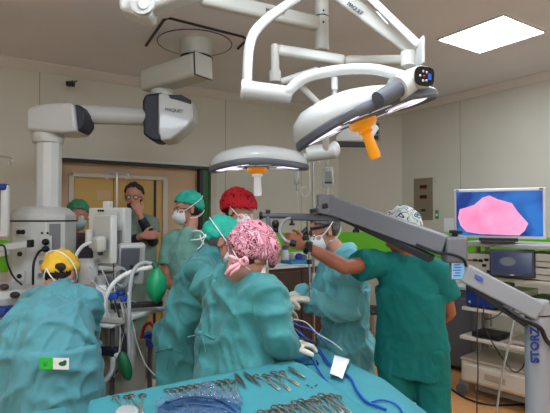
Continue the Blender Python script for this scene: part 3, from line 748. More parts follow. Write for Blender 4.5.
# wall vent
vc = W(371.5, 132, 6.55)
e = empty('wall_vent', vc, 'small dark square grille high on the cut-off room corner', 'vent')
ox = (A-N).normalized()
f0 = (c0+c1)/2; vc = f0 + ox*((vc-f0).dot(ox)*1.0) + Z*vc.z; vc.x, vc.y = (f0 + ox*.03).x, (f0+ox*.03).y
box('vent_frame', 'plate_steel', vc-n_*.008, (.22, .016, .26), e, ax=ox, bevel=.003)
for i in range(3):
    for j in range(2):
        box('louvre', 'dark', vc-n_*.017+ox*(-.05+.10*j)+Z*(-.08+.08*i), (.08, .004, .06), e, ax=ox, bevel=0)

# --- infusion stands
def iv_pole(px, py, Y, label, bags, hooks, rr=.011):
    t = W(px, py, Y)
    e = empty('infusion_stand', (t.x, t.y, 0), label, 'infusion stand')
    MB().cone((t.x, t.y, .08), t, rr, rr*.9).build('pole', 'steel', e)
    MB().cone((t.x, t.y, .9), (t.x, t.y, 1.15), rr*1.5).build('clamp_sleeve', 'lightgrey', e)
    for i in range(5):
        a = 2*math.pi*i/5+.3; q = V((t.x+.27*math.cos(a), t.y+.27*math.sin(a), .07))
        l = MB().rc((t.x, t.y, .1), q, .016, .012, 10).build('foot', 'steel', e, smooth=True)
        MB().lathe([(0, -.012), (.03, -.012), (.03, .012), (0, .012)], q-Z*.04, axis=V((math.sin(a), -math.cos(a), 0)), n=16).build('castor', 'dark', l)
    for dx in hooks:
        tube('hook', 'steel', [t-Z*.01, t+V((dx*.6, 0, 0)), t+V((dx, 0, -.005)), t+V((dx*1.02, 0, -.04)), t+V((dx*.86, 0, -.05)), t+V((dx*.82, 0, -.03))], .0045, e)
    return e, t
iv1, t1 = iv_pole(313.5, 158, 3.75, 'steel infusion stand with hanging fluid bag behind the surgeons', 0, (-.13, .12, -.07, .06))
mb = MB(); bar(mb, t1-V((.02, 0, 0)), t1+V((.13, 0, .02)), .02, .015); mb.build('cross_bar', 'grey', iv1)
def fluid_bag(px, py, Y, w_, h_, label, lab=True):
    c = W(px, py, Y)
    e = empty('fluid_bag', (c.x, c.y, c.z-h_/2), label, 'infusion bag')
    rings = [[c + V((w_/2*s*math.cos(a), .022*s2*math.sin(a), z*h_/2)) for a in (2*math.pi*i/20 for i in range(20))] for z, s, s2 in ((-1, .55, .3), (-.85, .95, .8), (-.3, 1, 1.1), (.3, 1, 1), (.8, .9, .5), (1, .75, .2))]
    MB().loft(rings).build('bag', 'fluid_bag', e, smooth=True)
    MB().cone(c-Z*h_/2, c-Z*(h_/2+.05), .009).build('drip_chamber', 'fluid_bag', e)
    tube('line', 'hose_white', [c-Z*(h_/2+.05), c-Z*(h_/2+.2)+VX*.01, c-Z*(h_/2+.42)-VX*.02], .0025, e)
    MB().tube([c+Z*h_/2, c+Z*(h_/2+.03), c+Z*(h_/2+.055)], .003, 6).build('hanger', 'hose_white', e)
    if lab: box('printed_label', 'grey', c+V((0, -.0245, .0)), (w_*.55, .002, h_*.5), e, bevel=0); box('label_bar', 'dark', c+V((0, -.026, -h_*.28)), (w_*.6, .002, .014), e, bevel=0)
fluid_bag(328, 177, 3.73, .095, .165, 'clear fluid bag with printed label on the right hook')
fluid_bag(297, 177, 3.76, .055, .12, 'slim clear drip bag hanging left of the infusion pole', False)
tube('loop_line', 'hose_white', [W(309, 163, 3.74), W(310, 188, 3.74), W(307, 196, 3.74), W(302, 195, 3.74), W(301, 188, 3.74), W(306, 187, 3.74)], .004, iv1)
iv2, t2 = iv_pole(117, 173, 3.85, 'bare steel infusion stand with hooks in front of the door', 0, (-.09, .09))
for s in (-1, 1):
    mb = MB(); bar(mb, t2, t2+V((s*.095, 0, .004)), .018, .018); mb.build('cross_bar', 'grey', iv2)
# --- exoscope holding arm and its column
b0, b1 = W(331, 205, 2.28), W(446, 246, 2.0)
pb = W(537, 300, 1.95)
e = empty('exoscope_stand', (pb.x, pb.y, 0), 'grey articulated camera stand with long sloping beam over the table', 'camera stand')
bu = V((0, 0, 1))
mb = MB(); bar(mb, b0, b1, .085, .085); bm_ = mb.build('upper_beam', 'beam_grey', e, .006)
mb = MB(); bar(mb, b0+V((.01, -.0435, .004)), b1+V((0, -.0435, .004)), .004, .004); mb.build('groove', 'dark', bm_)
mb = MB(); bar(mb, b0+V((.05, 0, -.056)), b1+V((-.06, 0, -.054)), .05, .03); mb.build('under_channel', 'dark', bm_, .003)
sil([(318, 194), (333, 194.5), (338, 199), (336, 217), (318, 213)], 2.24, .09).build('beam_end', 'beam_grey', e, .006)
for x, y, Y in ((356, 229, 2.2), (416, 250, 2.04)):
    MB().lathe([(0, 0), (.008, 0), (.008, .015), (.016, .018), (.016, .03), (0, .03)], W(x, y-3, Y), axis=-Z, n=16).build('lock_knob', 'black', e)
box('joint_block', 'beam_grey', W(454, 249.5, 1.99), (.085, .085, .11), e, bevel=.012)
MB().cone(W(454, 237, 1.99), W(456, 232, 1.99), .012).build('knob_stem', 'dark', e)
MB().lathe([(0, 0), (.026, 0), (.028, .006), (.026, .014), (0, .014)], W(456, 233.5, 1.99), n=24).build('top_knob', 'black', e)
lb = box('label_plate', 'beam_light', W(458, 270.5, 1.985), (.058, .05, .075), e, bevel=.004)
box('printed_label', 'paper_blue', W(458, 270.5, 1.955), (.052, .003, .068), lb, bevel=0)
for i in range(5):
    box('print_line', 'label_blue', W(457 + (i % 2)*.5, 264.8+i*2.7, 1.952), (.022+.006*(i % 3), .002, .004), lb, bevel=0)
l0, l1 = W(463, 272, 1.98), W(538, 311, 1.93)
mb = MB(); bar(mb, l0, l1, .07, .078); lk = mb.build('lower_link', 'beam_light', e, .008)
mb = MB(); bar(mb, l0+V((.02, 0, -.05)), l1+V((-.05, 0, -.05)), .04, .03); mb.build('under_channel', 'dark', lk, .003)
dl_ = (l1-l0).normalized()
box('badge', 'label_blue', W(479, 278, 1.93), (.034, .003, .016), lk, ax=dl_, bevel=0)
tube('arm_cable', 'black', [W(416, 244, 1.95), W(436, 252, 1.93), W(452, 254.5, 1.93), W(463, 259, 1.93), W(466, 266, 1.94)], .006, e)
pc = V((pb.x, pb.y, 0))
MB().lathe([(0, .09), (.047, .09), (.047, pb.z-.02), (.043, pb.z), (0, pb.z+.004)], pc, n=40).build('column', 'beam_light', e)
MB().lathe([(0, pb.z-.06), (.0485, pb.z-.06), (.0485, pb.z-.055), (0, pb.z-.055)], pc, n=40).build('column_ring', 'dark', e)
t_ = W(535.5, 345, 1.90)
text('lettering', 'STORZ', V((t_.x, pb.y-.0475, t_.z)), Z, -VX, .046, 'storz_blue', e, .002, .0012)
box('collar_bracket', 'white', V((pb.x+.045, pb.y-.01, W(545, 343, 1.95).z)), (.03, .07, .022), e)
for i in range(4):
    a = .5+i*math.pi/2; q = pc+V((.30*math.cos(a), .30*math.sin(a), .10))
    mb = MB(); bar(mb, pc+Z*.11, q, .07, .05); l = mb.build('foot', 'beam_light', e, .01)
    MB().lathe([(0, -.02), (.05, -.02), (.05, .02), (0, .02)], q-Z*.05, axis=V((math.sin(a), -math.cos(a), 0)), n=20).build('castor', 'dark', l)
tube('column_cable', 'black', [W(503, 306, 1.88), W(518, 317, 1.86), W(531, 323, 1.86), W(541, 329, 1.87), W(547, 341, 1.88), W(558, 350, 1.9)], .009, e)
# horizontal bar with the camera head
h0, h1 = W(260, 215.5, 2.36), W(346, 217, 2.27)
MB().cone(h0, h1, .013, .015, 16).build('cross_bar', 'midgrey', e)
mb = MB(); bar(mb, h0.lerp(h1, .34)-Z*.004, h1-Z*.006, .03, .034); mb.build('bar_sleeve', 'midgrey', e, .008)
MB().lathe([(0, 0), (.02, 0), (.022, .006), (.010, .02), (0, .02)], h0, axis=(h1-h0), n=20).build('bar_flange', 'dark', e)
mb = MB(); mb.box(W(268, 211.5, 2.35), (.024, .02, .018)); mb.cone(W(268, 217, 2.35), W(268, 212, 2.35), .006); mb.build('clamp_knob', 'black', e, .002)
mb = MB(); mb.cone(W(268, 216, 2.35), W(269, 228, 2.35), .012); mb.cone(W(269, 226, 2.35), W(277, 231, 2.35), .010); mb.build('camera_link', 'beam_grey', e)
mb = MB(); mb.ell(W(275.5, 224, 2.33), (.018, .016, .022)); mb.ell(W(277, 230, 2.33), (.014, .014, .014)); mb.build('camera_grip', 'black', e, smooth=True)
MB().lathe([(0, 0), (.006, 0), (.006, .012), (.014, .015), (.014, .024), (0, .024)], W(292, 220.5, 2.33), axis=-Z, n=16).build('lock_screw', 'black', e)
tube('camera_handle', 'beam_light', [W(291, 217.5, 2.32), W(283, 222, 2.32), W(280, 229, 2.31), W(281.5, 236, 2.3), W(286, 241, 2.29), W(293, 243, 2.28)], .009, e)
mb = MB(); mb.cone(W(290, 242.5, 2.28), W(296, 244, 2.28), .017); mb.build('camera_head', 'dark', e, .002)
for x, y, s, m in ((313, 211, .018, 'black'), (318, 207.5, .012, 'beam_grey'), (324.5, 206, .020, 'black'), (330, 210, .014, 'steel'), (336, 211, .012, 'steel'), (305.5, 238, .018, 'black'), (308, 243, .012, 'dark')):
    MB().box(W(x, y, 2.25), (s*1.5, s*1.4, s*1.2), (1, .3, .2), None, (-.2, 0, 1)).build('joint_piece', m, e, .004)
# vertical scope rod
mb = MB(); mb.cone(W(308.5, 219, 2.32), W(310, 296, 2.34), .006); mb.build('scope_rod', 'steel', e)
for y in (233, 246, 250, 262): MB().cone(W(309.2, y-2.5, 2.33), W(309.4, y+2, 2.33), .013).build('rod_clamp', 'dark', e)
box('rod_handle', 'brown_wood', W(309.5, 275, 2.34), (.018, .018, .075), e)

# --- equipment cart with its monitor
c1_ = V((.65, -.76, 0)).normalized(); cb2 = V((.76, .65, 0)).normalized(); O = V((1.66, 4.26, 0)); CW, CD = .80, .50
def cp(a, b, z): return O + c1_*a + cb2*b + Z*z
def cbox(name, m, a0, a1, b0, b1, z0, z1, par, bevel=.006): return box(name, m, cp((a0+a1)/2, (b0+b1)/2, (z0+z1)/2), (a1-a0, b1-b0, z1-z0), par, ax=c1_, ay=cb2, bevel=bevel)
e = empty('equipment_cart', cp(CW/2, CD/2, 0), 'grey and white wheeled equipment cart with shelves and a drawer, at right', 'cart')
bs = cbox('base', 'cart_box', 0, CW, 0, CD, .135, .32, e, .015)
cbox('base_top', 'cart_top', -.005, CW+.005, -.005, CD, .32, .345, e, .008)
dr = cbox('drawer', 'cart_box', .03, CW-.03, -.012, .02, .155, .295, e, .008)
cbox('drawer_handle', 'cart_top', .22, .40, -.018, 0, .20, .255, dr, .006)
mb = MB()
for z in (.54, .79, 1.08):
    s = cbox('shelf', 'cart_box', .0, CW, -.02 if z < .7 else .02, CD, z-.03, z, e, .006)
cbox('shelf', 'shelf', -.02, CW+.03, -.02, CD+.02, 1.335, 1.37, e, .006)
cbox('lower_box', 'grey', .1, CW-.05, .05, CD-.05, .07, .135, e, .006)
for a in (.02, CW-.02):
    for b in (.30, CD-.02):
        cbox('post', 'shelf', a-.015, a+.015, b-.02, b+.02, .33, 1.34, e, .004)
for a in (.0, CW):
    for b in (.02, CD-.03):
        q = cp(a, b, 0)
        f = MB().prism([q+c1_*x+Z*z for x, z in ((-.045, .06), (-.03, .13), (.03, .15), (.05, .12), (.05, .05))], cb2*.012).build('castor_fork', 'grey', e, .003)
        MB().lathe([(0, -.014), (.048, -.014), (.052, 0), (.048, .014), (0, .014)], q+Z*.052-cb2*.01, axis=cb2, n=24).build('wheel', 'midgrey', f)
# push handle bar right
tube('side_handle', 'beam_grey', [cp(CW+.02, .0, 1.3), cp(CW+.06, -.03, 1.25), cp(CW+.06, -.03, 1.0), cp(CW+.02, .0, .95)], .012, e)
# monitor
mc = W(498, 213.5, 4.0); mf = V((-.47, -.88, .0)).normalized(); mx = V((.88, -.47, 0)).normalized()
e = empty('surgical_monitor', mc-Z*.24, 'large white-framed monitor showing a pink and blue close-up, on the cart', 'monitor')
fr_ = box('housing', 'white', mc-mf*.03, (.705, .06, .425), e, ax=mx, ay=-mf, bevel=.01)
scm = mat('screen_picture', (200, 120, 160), .25); nt = scm.node_tree; bs_ = nt.nodes['Principled BSDF']
scr = box('screen', 'screen_picture', mc+mf*.001, (.66, .004, .375), e, ax=mx, ay=-mf, bevel=0)
# picture on the screen: flat coloured shapes of the displayed image
bs_.inputs['Base Color'].default_value = lin((10, 40, 120)); bs_.inputs['Emission Strength'].default_value = .62
tc = nt.nodes.new('ShaderNodeTexCoord'); n1 = nt.nodes.new('ShaderNodeTexNoise'); n1.inputs['Scale'].default_value = 3.2; n1.inputs['Distortion'].default_value = .6
rp = nt.nodes.new('ShaderNodeValToRGB'); rp.color_ramp.elements[0].color = lin((8, 40, 110)); rp.color_ramp.elements[1].color = lin((40, 135, 215)); rp.color_ramp.elements[0].position = .38; rp.color_ramp.elements[1].position = .62
nt.links.new(tc.outputs['Object'], n1.inputs['Vector']); nt.links.new(n1.outputs['Fac'], rp.inputs['Fac']); nt.links.new(rp.outputs['Color'], bs_.inputs['Emission Color'])
pm = mat('screen_pink', (200, 120, 160), .25); nt = pm.node_tree; b_ = nt.nodes['Principled BSDF']; b_.inputs['Emission Strength'].default_value = .72
n1 = nt.nodes.new('ShaderNodeTexNoise'); n1.inputs['Scale'].default_value = 5; n1.inputs['Detail'].default_value = 5; tc = nt.nodes.new('ShaderNodeTexCoord')
rp = nt.nodes.new('ShaderNodeValToRGB'); rp.color_ramp.elements[0].color = lin((214, 112, 160)); rp.color_ramp.elements[1].color = lin((238, 164, 200)); rp.color_ramp.elements[0].position = .3; rp.color_ramp.elements[1].position = .6
nt.links.new(tc.outputs['Object'], n1.inputs['Vector']); nt.links.new(n1.outputs['Fac'], rp.inputs['Fac']); nt.links.new(rp.outputs['Color'], b_.inputs['Emission Color'])
u_ = lambda x, y: mc+mf*.0035+mx*((x-.5)*.66)+Z*((.5-y)*.375)
pts = [(.04, .40), (.12, .36), (.22, .30), (.32, .14), (.40, .09), (.50, .18), (.66, .27), (.72, .45), (.84, .72), (.80, .88), (.74, .985), (.30, .97), (.12, .92), (.05, .78), (.02, .6)]
pk = MB().prism([u_(x, y) for x, y in pts], mf*.001).build('displayed_tissue', 'screen_pink', scr)
box('base_bracket', 'dark', mc-mf*.06-Z*.22, (.30, .14, .03), e, ax=mx, ay=-mf, bevel=.006)
box('stand_foot', 'black', mc-mf*.02-Z*.235, (.26, .20, .012), e, ax=mx, ay=-mf, bevel=.004)
for s in (-1, 1): box('corner_mark', 'ink', mc+mf*.002+mx*s*.32+Z*.2, (.03, .002, .012), e, ax=mx, ay=-mf, bevel=0)
# devices on the cart, each lifts off
def device(name, label, cat, a0, a1, z0, z1, m, b0=.04, b1=.42, group=None):
    e = empty(name, cp((a0+a1)/2, (b0+b1)/2, z0), label, cat, group)
    cbox('case', m, a0, a1, b0, b1, z0+.008, z1, e, .008)
    for a in (a0+.03, a1-.03): cbox('rubber_foot', 'black', a-.012, a+.012, b0+.03, b0+.055, z0, z0+.012, e, 0)
    return e
d_ = device('camera_control_unit', 'cream box with dark sockets on the shelf below the monitor', 'medical device', .03, .42, 1.08, 1.27, 'cart_box')
for a, z in ((.12, 1.21), (.17, 1.21), (.22, 1.22), (.20, 1.17), (.24, 1.12)): cbox('socket', 'black', a-.018, a+.018, .034, .045, z-.012, z+.012, d_, .002)
tube('plug_lead', 'black', [cp(.17, .03, 1.21), cp(.12, -.03, 1.215), cp(.05, -.02, 1.21)], .006, d_)
d_ = device('light_source', 'upper of two stacked cream boxes right of the tablet', 'medical device', .52, .78, 1.185, 1.30, 'cart_box')
cbox('front_line', 'dark', .53, .77, .034, .042, 1.235, 1.24, d_, 0)
d_ = device('insufflator', 'lower of two stacked cream boxes right of the tablet', 'medical device', .50, .78, 1.08, 1.183, 'cart_box')
cbox('front_line', 'dark', .51, .77, .034, .042, 1.13, 1.135, d_, 0)
tb = cp(.47, -.04, 1.215)
e = empty('tablet_screen', tb-Z*.1, 'dark tilted tablet screen showing a faint picture, below the monitor', 'screen')
tf = (mf*1 + V((-.1, 0, .18))).normalized(); tx = mx; tz = tf.cross(tx)*-1
if tz.z < 0: tz = -tz
box('bezel', 'navy', tb, (.335, .03, .225), e, ax=tx, ay=-tf, az=tz, bevel=.01)
box('screen', 'screen_dark', tb+tf*.0165, (.285, .003, .165), e, ax=tx, ay=-tf, az=tz, bevel=0)
MB().loft([[tb+tf*(.0185+t)+tx*(-.03+.06*math.cos(a))+tz*(.01+.035*math.sin(a)) for a in (2*math.pi*i/20 for i in range(20))] for t in (0, .001)]).build('displayed_shape', 'midgrey', e)
MB().cone(tb-tf*.01, tb-tf*.09-Z*.04, .02).build('support', 'dark', e)
box('bezel_mark', 'lightgrey', tb+tf*.0165-tz*.098, (.03, .002, .008), e, ax=tx, ay=-tf, az=tz, bevel=0)
d_ = device('electrosurgical_unit', 'dark blue fronted unit low on the cart left side', 'medical device', .03, .30, .79, 1.0, 'navy')
cbox('front_panel', 'storz_blue', .04, .29, .03, .042, .81, .99, d_, .003); MB().ell(cp(.07, .03, .84), (.012, .012, .012)).build('power_button', 'paper_blue', d_, smooth=True)
d_ = device('suction_unit', 'white unit with upright slots and a green light on the cart', 'medical device', .32, .50, .79, .97, 'cart_box')
for a in (.35, .40, .45): cbox('slot', 'dark', a-.014, a+.014, .034, .042, .82, .94, d_, .002)
d_ = device('recorder', 'dark unit with green and blue lights beside the slotted unit', 'medical device', .52, .77, .79, .93, 'dark')
MB().ell(cp(.55, .035, .86), (.012, .008, .012)).build('indicator', 'sticker_green', d_, smooth=True)
cbox('display', 'blue', .60, .70, .034, .042, .84, .87, d_, .002)
d_ = device('power_supply', 'flat black box on the shelf above the cart base', 'medical device', .10, .34, .54, .59, 'black', .0, .22)
d_ = device('keyboard_tray', 'pale sloping tray on the right of the low cart shelf', 'tray', .40, .76, .54, .575, 'cart_top', .0, .3)
# cables round the cart
def cable(label, pts, r=.006, m='black', group=None):
    o = tube('cable', m, pts, r, None, 8); tag(o, label, 'cable', group); return o
cable('thin black cable hanging straight down in front of the cart', [W(478, 297, 3.9), W(477, 330, 3.8), W(478, 370, 3.7), W(477, 400, 3.62), W(477, 425, 3.55)], .005)
cable('pale cable hanging in front of the drawer handle', [W(515, 312, 3.3), W(510, 340, 3.3), W(503, 370, 3.3), W(498, 400, 3.3), W(495, 430, 3.3)], .007, 'hose_grey')
cable('black cable looping below the low shelf', [W(483, 325, 3.95), W(492, 342, 3.9), W(504, 360, 3.85), W(514, 372, 3.8), W(522, 368, 3.78), W(527, 357, 3.75)], .005)
cable('black cable curving over the floor towards the cart', [P3(438, 377, .01), P3(450, 388, .01), P3(466, 398, .01), P3(485, 404, .01), P3(510, 405, .01), P3(560, 402, .01)], .008)
cable('dark cable dropping from the cart shelf behind the column', [W(484, 306, 3.9), W(484, 318, 3.85), W(492, 318, 3.8), W(502, 312, 3.8), W(512, 300, 3.75)], .005)

# right-hand wall items
def onright(px, py, off=.0):
    a = W(px, py, 1.0)-V((0, 0, CAMZ)); t = (UR-off)/(a.dot(A)); return V((0, 0, CAMZ))+a*t
pc_ = onright(423.5, 199)
e = empty('wall_plate', pc_, 'brushed metal service plate with three dark slots on the wall', 'wall plate')
box('plate', 'plate_steel', pc_-A*.006, (.30, .012, .545), e, ax=N, ay=A, bevel=.003)
for py in (187, 197, 210.5):
    q = onright(423.2, py, .014); s = box('slot', 'black', q, (.11 if py < 205 else .07, .006, .05 if py < 205 else .035), e, ax=N, ay=A, bevel=.002)
    box('slot_edge', 'red' if py < 205 else 'lightgrey', q-A*.003-Z*.02, (.09 if py < 205 else .05, .004, .008), s, ax=N, ay=A, bevel=0)
q = onright(437, 214.5)
e = empty('wall_notice', q, 'small green safety notice right of the metal plate', 'sign')
box('notice', 'sticker_green', q-A*.003, (.05, .004, .11), e, ax=N, ay=A, bevel=0)
box('pictogram', 'paper', q-A*.006-Z*.005, (.028, .002, .03), e, ax=N, ay=A, bevel=0)
q = onright(449, 225)
e = empty('paper_sheet', q, 'pale paper sheet taped on the wall left of the monitor', 'paper')
box('sheet', 'paper', q-A*.003, (.14, .003, .17), e, ax=N, ay=A, bevel=0)
q = onright(435, 181); o = box('wall_button', 'lightgrey', q-A*.006, (.03, .01, .04), None, ax=N, ay=A); tag(o, 'tiny pale wall fitting at the upper right of the metal plate', 'fitting')

# grey cabinet behind the man in green
e = empty('supply_cabinet', W(460, 335, 5.1)*1, 'low grey supply cabinet in shadow left of the cart', 'cabinet')
q = W(458, 335, 5.1); q.z = 0; e.location = q; ORG[e.name] = q.copy()
box('body', 'midgrey', q+Z*.45, (.55, .4, .8), e, ax=c1_, ay=cb2, bevel=.01)
box('door', 'midgrey', q+Z*.42-cb2*.205, (.5, .015, .68), e, ax=c1_, ay=cb2, bevel=.005)
box('worktop', 'lightgrey', q+Z*.865, (.6, .44, .03), e, ax=c1_, ay=cb2, bevel=.005)
for s in (-.2, .2): box('foot', 'dark', q+Z*.025+c1_*s, (.05, .3, .05), e, ax=c1_, ay=cb2)
e = empty('supply_box', q+Z*.88-c1_*.1, 'pale box on the grey cabinet beside the beam joint', 'box')
box('box', 'cart_box', q+Z*.99-c1_*.12, (.22, .25, .22), e, ax=c1_, ay=cb2, bevel=.008); box('lid', 'white', q+Z*1.105-c1_*.12, (.23, .26, .02), e, ax=c1_, ay=cb2)

# small steel stool between surgeon and the man in green
e = empty('steel_stool', P3(372, 352, 0), 'steel stool leg and castor seen between the surgeon and green scrubs', 'stool')
q = P3(372, 356, 0); e.location = q; ORG[e.name] = q.copy()
MB().lathe([(0, .5), (.16, .5), (.17, .52), (.16, .55), (0, .56)], q, n=28).build('seat', 'dark', e)
MB().cone(q+Z*.12, q+Z*.5, .02).build('column', 'steel', e)
for i in range(5):
    a = 2*math.pi*i/5+.9; p = q+V((.26*math.cos(a), .26*math.sin(a), .07)); l = MB().rc(q+Z*.14, p, .016, .012, 10).build('foot', 'steel', e, smooth=True)
    MB().lathe([(0, -.012), (.028, -.012), (.028, .012), (0, .012)], p-Z*.042, axis=V((math.sin(a), -math.cos(a), 0)), n=16).build('castor', 'dark', l)

# --- back counter with supplies
q = W(288, 263, 5.0); tz_ = q.z; q.z = 0
e = empty('back_counter', q, 'dark wooden fronted counter behind the patient, covered with supplies', 'counter')
box('body', 'brown_wood', q+Z*(tz_/2+.02), (.80, .45, tz_-.06), e, ax=A, ay=N, bevel=.005)
box('worktop', 'white', q+Z*(tz_-.012), (.86, .5, .025), e, ax=A, ay=N, bevel=.004)
for s in (-.2, .2): box('door', 'brown_wood', q+Z*(tz_/2)+A*s-N*.23, (.38, .015, tz_-.12), e, ax=A, ay=N, bevel=.003)
def cnt(a, b, z=0): return q + A*a + N*b + Z*(tz_+z)
o = MB().box(cnt(.02, -.1, .02), (.24, .2, .035), A, N).build('folded_cloth', 'teal_blue', None, .012); tag(o, 'folded blue cloth on the back counter', 'cloth')
for i, (a, b, r_) in enumerate(((-.2, -.12, .2), (-.05, -.18, -.3), (.22, -.12, .5))):
    ax_ = (A*math.cos(r_)+N*math.sin(r_)); o = MB().box(cnt(a, b, .003+.002*i), (.21, .15, .002), ax_, Z.cross(ax_)).build('paper_sheet', 'paper')
    tag(o, ('white paper at the left end of the back counter', 'white paper in front of the folded blue cloth', 'white paper right of the folded blue cloth')[i], 'paper')
e = empty('supply_bottle', cnt(.0, .08), 'white bottle with violet cap on the back counter', 'bottle')
MB().lathe([(0, 0), (.04, 0), (.042, .02), (.042, .10), (.02, .14), (0, .14)], cnt(.02, .08), n=20).build('bottle', 'white', e)
MB().lathe([(0, .135), (.03, .135), (.03, .18), (0, .18)], cnt(.02, .08), n=20).build('cap', 'label_blue', e)
e = empty('video_camera', cnt(.15, .05), 'pale camera-like device lying behind the folded blue cloth', 'device')
MB().box(cnt(.17, .05, .06), (.2, .12, .09), A, N).build('body', 'white', e, .02)
MB().lathe([(0, 0), (.04, 0), (.04, .03), (.025, .035), (0, .035)], cnt(.12, -.015, .06), axis=-N, n=20).build('lens_ring', 'storz_blue', e)
MB().lathe([(0, 0), (.035, 0), (.03, .02), (0, .02)], cnt(.20, -.01, .05), axis=-N, n=20).build('dial', 'midgrey', e)
e = empty('supply_carton', cnt(-.3, .1), 'white carton at the left end of the back counter', 'box')
MB().box(cnt(-.3, .08, .05), (.2, .2, .1), A, N).build('carton', 'paper', e, .004); box('flap', 'cart_box', cnt(-.3, .08, .103), (.19, .19, .006), e, ax=A, ay=N, bevel=0)
# --- anaesthesia machine
q = V((-1.13, 3.15, 0)); ax_ = V((.9, -.43, 0)).normalized(); ay_ = V((.43, .9, 0)).normalized()
e = empty('anaesthesia_machine', q, 'cream anaesthesia machine with monitors, hoses and trays, left of centre', 'anaesthesia machine')
def mbx(name, m, px, py, Y, size, rot=0, bevel=.008, par=e, tilt=0, pt=None):
    a = V((math.cos(rot), math.sin(rot), 0)); b = V((-math.sin(rot), math.cos(rot), 0)); u = (Z*math.cos(tilt) + b*math.sin(tilt)).normalized()
    return box(name, m, pt or W(px, py, Y), size, par, ax=a, ay=a.cross(u)*-1, az=u, bevel=bevel)
body_ = mbx('cabinet', 'cart_box', 0, 0, 0, (.34, .40, .62), -.45, .015, pt=V((-1.11, 3.12, .46)))
mbx('drawer', 'cream', 0, 0, 0, (.29, .02, .15), -.45, .006, pt=V((-1.195, 2.925, .60)))
mbx('drawer', 'cream', 0, 0, 0, (.29, .02, .15), -.45, .006, pt=V((-1.195, 2.925, .43)))
mbx('drawer', 'cream', 0, 0, 0, (.29, .02, .17), -.45, .006, pt=V((-1.195, 2.925, .25)))
for dx, dy in ((-.16, -.1), (.12, -.22), (-.05, .17), (.18, .05)):
    MB().lathe([(0, -.015), (.05, -.015), (.05, .015), (0, .015)], V((-1.11+dx, 3.12+dy, .05)), axis=ax_, n=20).build('wheel', 'dark', e)
mbx('wheel_base', 'grey', 0, 0, 0, (.42, .46, .06), -.45, .01, pt=V((-1.11, 3.12, .12)))
mbx('worktop', 'white', 122, 305, 3.05, (.52, .34, .03), -.4, .01, pt=W(118, 309, 3.02))
mbx('worktop_edge', 'dark', 0, 0, 0, (.30, .05, .03), .35, .006, pt=W(137, 305, 2.86))
mbx('tray', 'white', 104, 322, 2.75, (.24, .20, .02), -.3, .008)
mbx('tray_rim', 'cream', 104, 319.5, 2.68, (.24, .02, .03), -.3, .006)
mbx('rear_column', 'cream', 0, 0, 0, (.10, .12, .62), -.45, .01, pt=V((-1.12, 3.3, 1.05)))
mbx('upper_shelf', 'white', 110, 266, 3.1, (.34, .26, .03), -.3, .008)
mbx('side_bracket', 'lightgrey', 128, 250, 3.1, (.16, .1, .03), .3, .006)
# monitors
s1 = mbx('monitor', 'white', 105, 239, 2.98, (.25, .045, .30), -.78, .012)
mbx('mount_boss', 'cream', 99, 244, 2.88, (.10, .06, .10), -.78, .02, s1); mbx('cable_slot', 'dark', 100.5, 252, 2.86, (.03, .02, .04), -.78, .004, s1)
s2 = mbx('rear_monitor', 'white', 110, 228, 3.18, (.28, .09, .27), -.30, .012)
mbx('side_recess', 'grey', 119.5, 237, 3.10, (.035, .03, .09), -.3, .002, s2)
mbx('side_print', 'lightgrey', 119, 221, 3.115, (.025, .02, .11), -.3, .001, s2)
for i in range(3): MB().ell(W(98.5+i*2.2, 210.6, 3.11), .008).build('button', 'dark', s2, smooth=True)
mbx('antenna_box', 'white', 108, 206.5, 3.2, (.05, .05, .07), -.3, .006)
s3 = mbx('vital_signs_screen', 'lightgrey', 131, 264, 3.0, (.16, .06, .27), .5, .015, tilt=-.25)
mbx('screen_face', 'midgrey', 130, 262, 2.95, (.11, .02, .18), .5, .004, s3, tilt=-.25)
MB().ell(W(132, 267, 2.92), .014).build('control_knob', 'black', s3, smooth=True)
# canister and vaporisers
MB().lathe([(0, -.07), (.055, -.07), (.058, 0), (.055, .06), (.04, .07), (0, .07)], W(88, 272, 2.95), n=24).build('absorber_canister', 'white', e)
MB().lathe([(0, 0), (.06, 0), (.06, .02), (0, .02)], W(88, 262, 2.95), n=24).build('canister_lid', 'cream', e)
MB().lathe([(0, -.05), (.03, -.05), (.03, .05), (0, .05)], W(101, 284, 2.9), n=20).build('flow_sensor', 'hose_grey', e)
MB().lathe([(0, -.04), (.022, -.04), (.022, .04), (0, .04)], W(89, 236, 3.0), n=16).build('white_bottle', 'white', e)
mbx('control_box', 'grey', 117, 281, 3.0, (.20, .12, .10), -.2, .01); mbx('flow_block', 'cream', 96, 288, 2.95, (.10, .10, .09), -.3, .01)
mbx('blue_valve', 'blue', 113, 296, 2.8, (.06, .04, .035), .4, .01); mbx('blue_filter', 'cable_blue', 120, 293, 2.8, (.055, .04, .03), -.6, .012); mbx('blue_cap', 'blue', 124, 299, 2.8, (.04, .03, .03), .2, .01)
MB().cone(W(112, 322, 2.75), W(112, 395, 2.75), .014).build('front_post', 'midgrey', e)
mbx('post_clamp', 'navy', 107, 351, 2.74, (.13, .05, .045), -.1, .01)
MB().ell(W(117, 356, 2.68), .018).build('clamp_knob', 'white', e, smooth=True)
mbx('gauge_panel', 'cream', 97, 344, 2.85, (.14, .04, .2), -.3, .01)
for x, y in ((93, 336), (99, 340), (94, 349)): MB().lathe([(0, 0), (.016, 0), (.016, .015), (0, .015)], W(x, y, 2.82), axis=-VY, n=16).build('gauge', 'dark' if y != 340 else 'red', e)
mbx('side_panel', 'lightgrey', 127, 345, 2.85, (.10, .05, .30), -.2, .01); mbx('side_window', 'midgrey', 124.5, 344, 2.81, (.035, .02, .12), -.2, .002)
